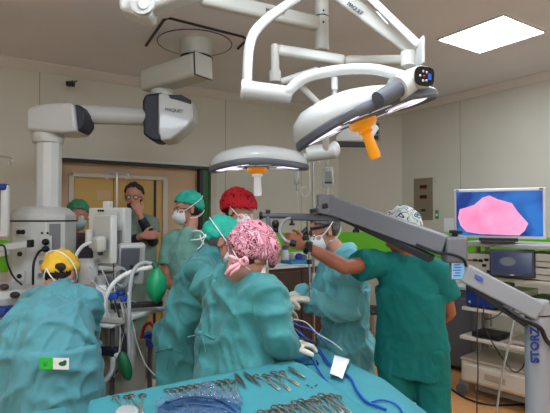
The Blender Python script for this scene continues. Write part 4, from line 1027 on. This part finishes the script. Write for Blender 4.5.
# hoses
tube('breathing_hose', 'hose_white', [W(104, 322, 2.7), W(104.5, 306, 2.7), W(108, 292, 2.7), W(117, 280, 2.72), W(131, 272, 2.75), W(152, 267, 2.82)], .013, e, 14)
tube('grey_hose', 'hose_grey', [W(130, 372, 2.7), W(129, 340, 2.7), W(129, 312, 2.7), W(130, 288, 2.72), W(134, 270, 2.75), W(143, 263, 2.8), (W(152, 264, 2.82))], .012, e, 14)
tube('thin_hose', 'hose_white', [W(74, 268, 2.9), W(76, 256, 2.9), W(83, 246, 2.9), W(93, 242, 2.9)], .011, e)
tube('lower_hose', 'hose_grey', [W(113, 357, 2.66), W(112, 370, 2.64), W(106, 380, 2.62), W(94, 386, 2.6), W(80, 388, 2.6)], .016, e)
rnd = random.Random(3)
for i in range(8):
    x0 = 116+rnd.uniform(0, 16); tube('patient_line', ('hose_white', 'hose_grey', 'dark', 'lightgrey')[i % 4], [W(x0-6, 300, 2.8), W(x0, 325+rnd.uniform(-5, 5), 2.72), W(x0+rnd.uniform(-6, 8), 352, 2.72), W(x0-10+rnd.uniform(-8, 12), 378, 2.7)], .0035, e, 6)
for i in range(9):
    x0, y0 = rnd.uniform(85, 118), rnd.uniform(262, 282); x1, y1 = rnd.uniform(92, 138), rnd.uniform(285, 325); Y = rnd.uniform(2.78, 2.9)
    tube('sensor_lead', ('hose_white', 'hose_grey', 'lightgrey', 'dark')[i % 4], [W(x0, y0, Y), W((x0+x1)/2+rnd.uniform(-9, 9), (y0+y1)/2+6, Y-.02), W(x1, y1, Y)], .0035, e, 6)
for i in range(3):
    tube('coiled_lead', 'hose_grey', [W(120+7*math.cos(a)+i, 276+9*math.sin(a)+i, 2.86) for a in (.2+2*math.pi*j/10 for j in range(11))], .004, e, 6)
tube('long_line', 'hose_white', [W(128, 292, 2.7), W(132, 320, 2.75), W(138, 345, 2.8), W(146, 365, 2.8), W(158, 378, 2.7)], .004, e, 6)
mbx('paper_note', 'paper', 101, 292, 2.83, (.06, .004, .08), .2, 0)
gb = MB().ell(W(125, 366, 2.66), (.035, .03, .085), (1, 0, .3), (-.3, 0, 1)).build('green_reservoir_bag', 'green_dk', e, smooth=True)
# breathing bag
c = W(156.5, 284.5, 2.82)
e = empty('breathing_bag', c, 'green rubber breathing bag hanging from the white hose', 'breathing bag')
mb = MB(); rings = []
for h, r_ in ((.105, .012), (.09, .018), (.07, .036), (.03, .056), (-.02, .060), (-.06, .048), (-.09, .026), (-.11, .010)):
    rings.append([c + Z*h + V((r_*math.cos(a)*(1+.05*math.cos(4*a)), r_*.9*math.sin(a)*(1+.05*math.cos(4*a)), 0)) for a in (2*math.pi*i/32 for i in range(32))])
mb.loft(rings).build('bag', 'green_bag', e, smooth=True)
MB().cone(c+Z*.10, c+Z*.13-VX*.02, .018).build('bag_collar', 'green_dk', e)
# suction stand with red hose and blue coil
q = P3(150, 372, 0); q = V((W(150, 340, 3.9).x, 3.9, 0)); z0 = W(150, 345, 3.9).z
e = empty('suction_stand', q, 'red and blue hose holder on a small stand behind the green bag', 'suction stand')
MB().lathe([(0, .03), (.13, .03), (.12, .06), (.02, .08), (.02, z0), (0, z0)], q, n=24).build('stand', 'midgrey', e)
MB().lathe([(0, z0), (.07, z0), (.078, z0+.05), (.075, z0+.10), (0, z0+.10)], q+V((.03, 0, 0)), n=24).build('blue_bowl', 'label_blue', e)
tube('red_hose', 'red', [W(141, 349, 3.85), W(142, 336, 3.83), W(145, 326, 3.82), W(150, 323, 3.82), W(154, 328, 3.82), W(155.5, 338, 3.83)], .014, e)
tube('blue_coil', 'cable_blue', [W(151+6*math.cos(a), 337+3*math.sin(a), 3.8) for a in (2*math.pi*j/10 for j in range(11))], .011, e)
MB().lathe([(0, z0-.3), (.045, z0-.3), (.045, z0-.04), (0, z0-.02)], q+V((-.07, -.04, 0)), n=20).build('red_canister', 'red', e)
for i in range(3):
    a = 2.1*i; MB().lathe([(0, -.012), (.03, -.012), (.03, .012), (0, .012)], q+V((.1*math.cos(a), .1*math.sin(a), .03)), axis=VX, n=14).build('castor', 'dark', e)

# bedside equipment at the left edge
c = W(2, 293, 3.0)
e = empty('infusion_trolley', (c.x, c.y, 0), 'grey trolley top with navy pad cut by the left edge', 'trolley')
MB().lathe([(0, -.04), (.20, -.04), (.21, 0), (.18, .045), (.08, .07), (0, .075)], c+Z*-.01, n=32).build('dome', 'lightgrey', e)
MB().ell(W(4, 287, 2.85), (.03, .02, .02)).build('knob', 'brown_wood', e, smooth=True); MB().ell(W(15, 295, 2.82), (.03, .02, .02)).build('clamp', 'dark', e, smooth=True)
box('navy_pad', 'storz_blue', W(-2, 308, 2.9), (.26, .3, .055), e, bevel=.015); box('rail', 'lightgrey', W(-4, 318, 2.85), (.22, .04, .045), e)
MB().cone(c-Z*.05, (c.x, c.y, .08), .03).build('column', 'midgrey', e)
MB().lathe([(0, .0), (.2, .0), (.19, .05), (.03, .09), (0, .09)], (c.x, c.y, 0), n=24).build('foot_plate', 'grey', e)
tube('cable', 'black', [W(-6, 247, 2.95), W(4, 246, 2.95), W(7, 262, 2.95), W(13, 276, 2.9), W(22, 285, 2.9)], .006, e)
# ---------------------------------------------------------------- surfaces to lay things on
from mathutils.bvhtree import BVHTree
def bvh(*obs):
    bpy.context.view_layer.update(); vs, fs = [], []
    for o in obs:
        n = len(vs); mw = o.matrix_world; vs += [mw @ v.co for v in o.data.vertices]; fs += [[i+n for i in p.vertices] for p in o.data.polygons]
    return BVHTree.FromPolygons(vs, fs)
def onto(tree, px, py, off=0.0):
    d = (W(px, py, 1.0)-V((0, 0, CAMZ))).normalized(); h = tree.ray_cast(V((0, 0, CAMZ)), d)
    if h[0] is None: return W(px, py, 2.0), -d
    n = h[1] if h[1].dot(d) < 0 else -h[1]
    return h[0] + n*off, n
def kids(e, name): return [c for c in e.children if c.name.split('.')[0] == name]

# --- instrument table: steel frame, then the drape over it
ZT = 1.0
top = [V((-.60, 1.555, 0)), V((-.57, 1.585, 0)), V((-.25, 1.79, 0)), V((.04, 1.97, 0)), V((.075, 1.975, 0)), V((.115, 1.93, 0)), V((.20, 1.70, 0)), V((.295, 1.444, 0)), V((.40, 1.16, 0)), V((.44, 1.03, 0)), V((.42, 1.0, 0)), V((.1, .86, 0)), V((-.2, .72, 0)), V((-.34, .66, 0)), V((-.37, .68, 0)), V((-.45, 1.05, 0))]
cen = sum(top, V((0, 0, 0)))/len(top)
e = empty('instrument_table', cen, 'steel instrument table standing under the teal sheet in the foreground', 'table')
ins = [cen + (p-cen)*.93 for p in top]
MB().prism([p+Z*(ZT-.04) for p in ins], Z*.03).build('tabletop', 'steel', e)
for i in (1, 3, 9, 12):
    p = cen + (top[i]-cen)*.84; l = MB().cone(p+Z*.05, p+Z*(ZT-.04), .016).build('leg', 'steel', e)
    MB().lathe([(0, -.013), (.04, -.013), (.04, .013), (0, .013)], p+Z*.042, axis=VX, n=18).build('castor', 'dark', l)
def dens(poly, k=6):
    out = []
    for a, b in zip(poly, poly[1:]+poly[:1]):
        n = max(1, int((b-a).length/.04)); out += [a.lerp(b, i/n) for i in range(n)]
    return out
tp = dens(top)
rings = []
for s in (.02, .15, .3, .45, .6, .75, .88, .96): rings.append([cen+(p-cen)*s+Z*(ZT+.002*noise.noise(p*6+V((s*5, 0, 0)))) for p in tp])
for j, (dz, out) in enumerate(((0, 1.0), (-.006, 1.008), (-.02, 1.014), (-.10, 1.022), (-.22, 1.035), (-.36, 1.05), (-.5, 1.06))):
    r_ = []
    for i, p in enumerate(tp):
        w_ = .012*math.sin(i*.9)+.012*math.sin(i*.43+1); k = min(1, -dz/.2)
        q = cen+(p-cen)*(out+w_*k*1.6); r_.append(q+Z*(ZT+dz))
    rings.append(r_)
td = MB().loft(rings, cap=False).build('table_sheet', 'drape', None, smooth=True)
tag(td, 'smooth teal sheet over the foreground table, carrying the surgical instruments', 'sheet')
s_ = td.modifiers.new('th', 'SOLIDIFY'); s_.thickness = .003

# --- patient under drapes
ax2 = V((.318, -.948, 0)).normalized(); pr = V((.948, .318, 0)).normalized()
Rg = V((.387, 2.16, 0)); HW = .20
rings = []
for k in range(40):
    t = -1.15 + 2.35*k/39                 # metres along the table towards the camera
    c = Rg - pr*HW + ax2*t; zc = .945 + .035*math.exp(-((t+1.0)/.25)**2) + .03*math.sin(t*3+1)
    r_ = []
    for i in range(33):
        s = -1+2*i/32; u = abs(s)
        if u < .7: x = s/.7*HW; z = zc - .06*(abs(x)/HW)**3
        else:
            f_ = (u-.7)/.3; x = math.copysign(HW + .015 + .03*f_ + .014*math.sin(t*14+i*.1)*f_, s); z = zc-.075 - f_*.5
        p = c + pr*x; nz = noise.noise(V((p.x*5, p.y*5, 1)))*.012 + noise.noise(V((p.x*13, p.y*9, 4)))*.006
        r_.append(p + Z*(z+nz*(1 if u < .75 else .3)))
    rings.append(r_)
mb = MB(); mb.loft(rings, cap=False, closed=False)
pd = mb.build('patient_drape', 'drape_dark', None, smooth=True)
tag(pd, 'rumpled teal drape over the patient, running past the right of the instruments', 'drape')
s_ = pd.modifiers.new('th', 'SOLIDIFY'); s_.thickness = .003; s_.offset = -1
pc0 = Rg - pr*HW
e = empty('operating_table', V((pc0.x, pc0.y, 0)), 'dark operating table hidden beneath the patient drape', 'operating table')
MB().box(pc0+ax2*0+Z*.74, (2.0, .32, .08), ax2, pr).build('mattress', 'black', e, .01); MB().box(pc0+ax2*0+Z*.67, (2.0, .28, .04), ax2, pr).build('table_frame', 'steel', e, .01)
MB().box(pc0-ax2*.1+Z*.36, (.25, .2, .6), ax2, pr).build('column', 'grey', e, .02); MB().box(pc0-ax2*.1+Z*.04, (.8, .34, .08), ax2, pr).build('base', 'grey', e, .02)
# the patient, only a covered torso and head
e = empty('person', V((pc0.x-.05, pc0.y+.2, .78)), 'patient lying covered by the teal drape between the surgeons', 'person')
mb = MB(); b0_ = pc0 + Z*.82
mb.rc(b0_-ax2*.95, b0_-ax2*.93, .075, .07); mb.rc(b0_-ax2*.86, b0_-ax2*.7, .05, .06)
for t, r_ in ((-.66, .08), (-.45, .085), (-.2, .075)): mb.ell(b0_+ax2*t, (.2, .16, r_), ax2, Z)
for s in (-1, 1):
    mb.rc(b0_-ax2*.05+pr*.07*s, b0_+ax2*.4+pr*.07*s, .07, .05); mb.rc(b0_+ax2*.4+pr*.07*s, b0_+ax2*.82+pr*.07*s, .05, .035); mb.rc(b0_+ax2*.82+pr*.07*s, b0_+ax2*.84+pr*.07*s+Z*.07, .035, .025)
    mb.rc(b0_-ax2*.65+pr*.12*s, b0_-ax2*.35+pr*.145*s-Z*.02, .04, .034); mb.rc(b0_-ax2*.35+pr*.145*s-Z*.02, b0_-ax2*.12+pr*.145*s-Z*.02, .034, .025)
link('body', remesh(mb, .012, 3), 'skin', e)
T = bvh(pd)
# paler clear-edged sheet at the foot, dark blue sheet at the operating site
def patch(name, m, pts, label, cat, off=.006, th=.002):
    mb = bmesh.new(); c = [onto(T, x, y, off)[0] for x, y in pts]; 
    (a, b, c_, d_) = c; n = 8; g = [[mb.verts.new(T.find_nearest(a.lerp(b, i/n).lerp(d_.lerp(c_, i/n), j/n))[0]+Z*off) for i in range(n+1)] for j in range(n+1)]
    for j in range(n):
        for i in range(n): mb.faces.new((g[j][i], g[j][i+1], g[j+1][i+1], g[j+1][i]))
    me = bpy.data.meshes.new(name); mb.to_mesh(me); mb.free(); o = link(name, me, m)
    s = o.modifiers.new('t', 'SOLIDIFY'); s.thickness = th; return tag(o, label, cat)
patch('instruction_sheet', 'paper', [(334.5, 360), (349.5, 364.5), (342.5, 384.5), (329.5, 379)], 'small white printed paper lying on the patient drape', 'paper', .020)
patch('blue_towel', 'teal_blue', [(284, 316), (306, 318), (313, 333), (286, 333)], 'dark blue towel at the operating site beside the gloved hands', 'towel', .006)
for label, pts, m, r_ in (('upper blue cable looping along the patient drape', [(284, 322), (296, 330), (306, 338), (316, 346), (324, 358), (330, 366)], 'cable_blue', .006),
        ('blue cable running down the drape past the white paper', [(318, 352), (326, 364), (338, 371), (350, 380), (357, 393), (366, 404), (376, 408), (386, 412)], 'cable_blue', .007),
        ('blue cable crossing the foot of the drape', [(372, 404), (382, 402), (393, 405), (400, 411), (404, 420)], 'cable_blue', .005),
        ('dark cable beside the blue ones on the drape', [(290, 324), (302, 337), (313, 352), (318, 366)], 'black', .005),
        ('white tube lying along the right edge of the drape', [(288, 319), (305, 322), (318, 334), (332, 342), (342, 350)], 'hose_grey', .004),
        ('second blue cable beside the white paper, nearer the instruments', [(304, 348), (314, 364), (326, 382), (338, 394), (348, 404), (356, 416)], 'cable_blue', .006),
        ('thin blue cable nearest the operating site', [(290, 320), (300, 326), (312, 330), (322, 340), (330, 352)], 'cable_blue', .004)):
    r_ *= .68
    tag(tube('cable', m, [onto(T, x, y, r_+.004)[0] for x, y in pts], r_, None, 8), label, 'cable')

# --- instruments (built once, then copied)
def at_table(px, py, z=.005): return P3(px, py, ZT+z)
def make_clamp():
    e = empty('surgical_clamp', (0, 0, 0))
    for s in (1, -1):
        mb = MB(); zz = .002*s
        mb.tube([V((.016*s, 0, zz)), V((.013*s, .03, zz)), V((.004*s, .085, zz)), V((0, .095, zz)), V((-.003*s, .11, zz)), V((-.0015*s, .15, zz))], [.0026, .0026, .003, .0042, .0032, .0014], 8)
        sh = mb.build('shank', 'instrument', e, smooth=True)
        MB().tube([V((.018*s+.011*math.cos(a), -.010+.014*math.sin(a), zz)) for a in (2*math.pi*i/16 for i in range(17))], .0024, 7, cap=False).build('finger_ring', 'instrument_dark', sh, smooth=True)
    MB().lathe([(0, -.004), (.0045, -.004), (.0045, .004), (0, .004)], (0, .094, 0), n=12).build('pivot', 'steel', e)
    return e
def make_forceps():
    e = empty('forceps', (0, 0, 0))
    for s in (1, -1):
        MB().tube([V((0, 0, .003)), V((.004*s, .03, .003)), V((.0065*s, .07, .003)), V((.003*s, .12, .003)), V((.0008*s, .16, .003))], [.003, .0038, .0038, .0022, .001], 8).build('prong', 'instrument_dark', e, smooth=True)
    MB().box((0, .003, .003), (.008, .01, .006)).build('hinge_end', 'steel', e, .001)
    return e
def make_holder():
    e = empty('needle_holder', (0, 0, 0))
    MB().tube([V((0, 0, .004)), V((0, .05, .004)), V((0, .10, .004)), V((0, .14, .004))], [.005, .006, .004, .002], 8).build('handle', 'instrument_dark', e, smooth=True)
    MB().tube([V((.006, .01, .006)), V((.003, .09, .006)), V((0, .13, .006))], [.003, .003, .0015], 8).build('jaw', 'instrument', e, smooth=True)
    return e
def put(proto, first, a, b, label, cat, group, z=.006, scale=1):
    if first: o = proto
    else:
        o = proto.copy(); COL.objects.link(o)
        for ch in proto.children:
            c = ch.copy(); COL.objects.link(c); c.parent = o
            for g_ in ch.children: d = g_.copy(); COL.objects.link(d); d.parent = c
    p, q = at_table(*a, z), at_table(*b, z); d = (q-p); o.location = p; o.rotation_euler = (0, 0, math.atan2(d.y, d.x)-math.pi/2)
    o.scale = (scale,)*3
    tag(o, label, cat, group); return o
NTH = ['first', 'second', 'third', 'fourth', 'fifth', 'sixth', 'seventh', 'eighth', 'ninth', 'tenth', 'eleventh']; CP = make_clamp()
rows = []
for i, (a, b) in enumerate((((122, 398), (136, 425)), ((137, 396.5), (146, 425)))): rows.append((a, b, ('leftmost clamp on the table with wide open finger rings', 'second clamp from the left on the table sheet')[i], 'two clamps at the left end of the table', 0))
for i in range(9):
    t = i/8; rows.append(((173+59*t, 391-9.5*t), (181+59*t, 410-8*t), NTH[i]+' clamp from the left in the row behind the plastic bag', 'clamps in a row behind the plastic bag', .002*(i % 3)))
for i, (a, b, l) in enumerate((((262, 376.5), (284, 393), 'dark-ringed scissors-like clamp nearest the two forceps'), ((274, 377), (291, 391), 'clamp with gold rings in the middle of the upper row'), ((279, 373), (299, 385), 'clamp lying between the gold-ringed one and the needle holder'))): rows.append((a, b, l, 'loose clamps in the middle of the table', 0))
for i in range(11):
    t = i/10; rows.append(((268+66*t, 413-17*t+2*math.sin(i*2)), (290+66*t, 436-17*t), NTH[i]+' clamp from the left in the overlapping pile at the near right of the table', 'clamps piled at the near right of the table', .0025*(i % 4)))
for i, (a, b, l, g_, dz) in enumerate(rows): put(CP, i == 0, a, b, l, 'surgical clamp', g_, .006+dz)
FP = make_forceps(); put(FP, True, (235, 374), (257, 403), 'left one of two dark forceps lying side by side', 'forceps', None); put(FP, False, (244, 373), (274, 397), 'right one of two dark forceps lying side by side', 'forceps', None)
put(make_holder(), True, (289, 368.5), (308, 381), 'slim needle holder at the far right end of the upper row', 'needle holder', None)
for i, (x, y) in enumerate(((309, 386), (312, 388), (315, 386))):
    p = at_table(x, y, .004); o = MB().tube([p, p+V((.008*(i-1), .012, 0))], .0018, 6).build('surgical_clip', 'dark', smooth=True); tag(o, 'tiny dark clip right of the forceps row', 'clip', 'tiny clips lying together')
# crumpled plastic bag with blue tubing
c = at_table(203, 412, .0)
mb = MB()
mb.ell(at_table(172, 404, .008), (.055, .05, .020)); mb.ell(at_table(205, 398, .010), (.085, .055, .026)); mb.ell(at_table(228, 402, .008), (.05, .06, .020)); mb.ell(at_table(198, 420, .012), (.14, .09, .026))
me = remesh(mb, .0045, 2)
for v in me.vertices:
    p = v.co; q_ = p*11 + noise.noise_vector(p*6)*1.2
    v.co.z += .014*max(0, 1-4*abs(noise.noise(q_)))**2 + .008*max(0, 1-4*abs(noise.noise(q_*2.3)))**2 - .003
    v.co.z = max(v.co.z, ZT+.004)
e = empty('plastic_bag', c, 'crumpled clear plastic bag with blue tubing on the instrument table', 'plastic bag')
link('bag', me, 'bag_plastic', e)
mb = MB(); mb.ell(at_table(200, 410, .012), (.13, .09, .016)); me = remesh(mb, .006, 2); wrinkle(me, .008, (30, 30, 30)); link('contents', me, 'bag_inner', e)
for i in range(2): tube('tubing', 'bag_inner', [at_table(165+i*8, 402+i*5, .028), at_table(190, 397+i*7, .036), at_table(220, 400+i*7, .036), at_table(236, 411+i*4, .025)], .0035, e, 6)
o = MB().ell(at_table(127, 412, .012), (.035, .05, .014), (.9, .4, 0)).build('gauze_pack', 'fluid_bag', smooth=True); tag(o, 'translucent white pack beside the leftmost clamps', 'pack')
# corner of another draped stand
c = V((-.82, 1.40, 0)); e = empty('draped_stand', c, 'small teal-draped stand whose corner shows at the bottom left', 'stand')
cr = [W(22, 413.5, 1.56), W(66, 406, 1.62), W(70, 420, 1.50), W(30, 460, 1.30)]; zz = cr[0].z
for p in cr: p.z = .93
cr = [P3(20, 413, .93), P3(66, 406, .93), P3(72, 425, .93), P3(30, 470, .93)]
m_ = sum(cr, V((0, 0, 0)))/4
MB().loft([[m_+(p-m_)*1.06-Z*.5 for p in cr], [m_+(p-m_)*1.02-Z*.02 for p in cr], [m_+(p-m_)*1.0 for p in cr]]).build('cover', 'drape', e, .008)
MB().cone(V((m_.x, m_.y, .03)), V((m_.x, m_.y, .45)), .02).build('post', 'steel', e); MB().lathe([(0, 0), (.16, 0), (.15, .03), (0, .04)], (m_.x, m_.y, 0), n=24).build('foot_plate', 'steel', e)

# ---------------------------------------------------------------- worn details
def gown_of(k): return PEOPLE[k][2]['cloth']
# tie card on the aqua gown
t = bvh(gown_of('I')); p, n = onto(t, 57, 361.5, .012); n = V((0, -1, .25)).normalized()
e = empty('gown_card', p, 'green and white tie card stuck on the back of the aqua gown', 'card')
xx = V((1, 0, -.02)).normalized()
p = p - n*0 + V((0, -.03, 0))
box('card', 'paper', p+xx*.035, (.068, .003, .05), e, ax=xx, ay=-n, bevel=.001); box('green_half', 'tag_green', p-xx*.028, (.056, .004, .05), e, ax=xx, ay=-n, bevel=.001)
MB().ell(p+xx*.042+n*.002+Z*.0, (.017, .002, .010)).build('green_print', 'green_dk', e); MB().ell(p+xx*.052+n*.002+Z*.008, (.008, .002, .008)).build('green_print', 'green_dk', e); MB().ell(p-xx*.03+n*.003, (.010, .002, .012)).build('green_print', 'sticker_green', e)
tI = bvh(kids(PEOPLE['I'][0], 'surgical_cap')[0]); hp, hn = onto(tI, 60, 267, .0)
MB().ell(hp, (.034, .012, .024)).build('hair_bun', 'hair_dark', PEOPLE['I'][0], smooth=True)
# gown tie knots
def knot(k, px, py, m):
    t = bvh(gown_of(k)); e = PEOPLE[k][0]; p, n = onto(t, px, py, .006)
    kb = MB().ell(p, (.014, .010, .012)).build('gown_tie', m, e, smooth=True)
    for dx, dy in ((-14, 3), (13, 5), (-3, 22), (5, 20)):
        pts = [onto(t, px+dx*f_, py+dy*f_, .005)[0] for f_ in (0, .35, .7, 1)]
        tube('tie_end', m, pts, .003, kb, 6, 3)
knot('E', 170, 348, 'teal_gown'); knot('F', 202, 334, 'teal_gown')
# pink bow on the patterned cap
def ribbon(name, m, pts, wd, par, nrm=None):
    pts = smooth_path(pts, 5); mb = bmesh.new(); rows_ = []
    for i, p in enumerate(pts):
        d = (pts[min(i+1, len(pts)-1)]-pts[max(i-1, 0)]).normalized(); v = (V((0, 0, CAMZ))-p).normalized(); s = d.cross(nrm or v).normalized()
        w_ = wd*(.45+.55*math.sin(math.pi*min(1, (i+1)/len(pts)*1.0))) if True else wd
        rows_.append([mb.verts.new(p-s*w_), mb.verts.new(p+v*.004), mb.verts.new(p+s*w_)])
    for a, b in zip(rows_, rows_[1:]):
        for j in range(2): mb.faces.new((a[j], a[j+1], b[j+1], b[j]))
    me = bpy.data.meshes.new(name); mb.to_mesh(me); mb.free(); o = link(name, me, m, par); s_ = o.modifiers.new('t', 'SOLIDIFY'); s_.thickness = .003; return o
eF = PEOPLE['F'][0]; tc_ = bvh(kids(eF, 'surgical_cap')[0])
kp = onto(tc_, 240, 262, .008)[0]; Yk = kp.y
kb = MB().ell(kp, (.014, .012, .016)).build('cap_bow', 'pink_tie', eF, smooth=True)
ribbon('bow_tail', 'pink_tie', [kp, W(236, 265, Yk-.02), W(229, 270, Yk-.02), W(225, 275, Yk-.01)], .010, kb)
ribbon('bow_tail', 'pink_tie', [kp, W(238, 268, Yk-.02), W(233, 272, Yk-.02), W(230, 276, Yk-.015)], .008, kb)
ribbon('bow_loop', 'pink_tie', [kp, W(235, 259, Yk-.025), W(230, 257, Yk-.02), W(232, 262, Yk-.01), kp], .010, kb)
ribbon('bow_loop', 'pink_tie', [kp, W(245, 258, Yk-.02), W(247, 262, Yk-.02), W(245, 265, Yk-.01), kp], .009, kb)
# white tie ends at the teal cap
eE = PEOPLE['E'][0]; tc_ = bvh(kids(eE, 'surgical_cap')[0]); kp = onto(tc_, 206, 236, .006)[0]; Yk = kp.y-.01
kb = MB().ell(kp, (.010, .008, .010)).build('cap_knot', 'tie_white', eE, smooth=True)
for pts in (((200, 231), (192, 231)), ((200, 239), (190, 240)), ((201, 246), (196, 250))):
    ribbon('tie_end', 'tie_white', [kp] + [W(x, y, Yk) for x, y in pts], .0035, kb)
# watch
eH = PEOPLE['H'][0]; wr = W(308, 247.5, 2.458); dw = (W(305, 246, 2.46)-W(345, 267, 2.44)).normalized(); x_, y_, d_w = frame_of(dw)
mb = MB(); mb.loft([[wr+dw*t+(x_*math.cos(a)+y_*math.sin(a))*r_ for a in (2*math.pi*i/24 for i in range(24))] for t, r_ in ((-.013, .034), (-.011, .037), (.011, .036), (.013, .033))])
wt = mb.build('wristwatch', 'black', eH, smooth=True); MB().lathe([(0, 0), (.02, 0), (.02, .006), (0, .008)], wr+V((0, -.036, .012)), axis=V((0, -1, .3)), n=20).build('watch_face', 'dark', wt)
# headlamp
eG, HG, kG = PEOPLE['G']
band = MB(); band.loft([[HG(.088*math.cos(a), -.012+.110*math.sin(a), z+.03+.02*math.sin(a)) for a in (2*math.pi*i/32 for i in range(32))] for z in (0, .018)], cap=False)
hb = band.build('headlamp_band', 'dark', eG, smooth=True); s_ = hb.modifiers.new('t', 'SOLIDIFY'); s_.thickness = .004
MB().cone(HG(0, .10, .055), HG(0, .15, .035), .016, .018).build('headlamp', 'black', hb)
MB().ell(HG(0, -.125, .03), (.03, .02, .025), kG['r'], kG['up']).build('battery_knob', 'grey', hb, smooth=True)
MB().tube([HG(.0, .1*math.sin(a)-.01, .03+.108*math.cos(a)) for a in (math.pi*(-.5+i/12) for i in range(13))], .007, 8).build('crown_strap', 'dark', hb, smooth=True)
# beard and black sleeves of the man in the doorway
eB, HB, kB = PEOPLE['B']
mb = MB()
mb.ell(HB(0, .040, -.075), (.060, .062, .045), kB['r'], kB['up']); mb.ell(HB(0, .088, -.050), (.03, .012, .006), kB['r'], kB['up'])
link('beard', remesh(mb, .006, 2), 'hair_dark', eB)
for a, b in (((120, 246, 4.35), (142, 236, 4.20)), ((153, 241, 4.35), (139, 214, 4.22))):
    p, q = W(*a), W(*b); mb = MB(); mb.rc(p, p.lerp(q, .75), .052, .042); link('arm_sleeve', remesh(mb, .01, 2), 'arm_black', eB)
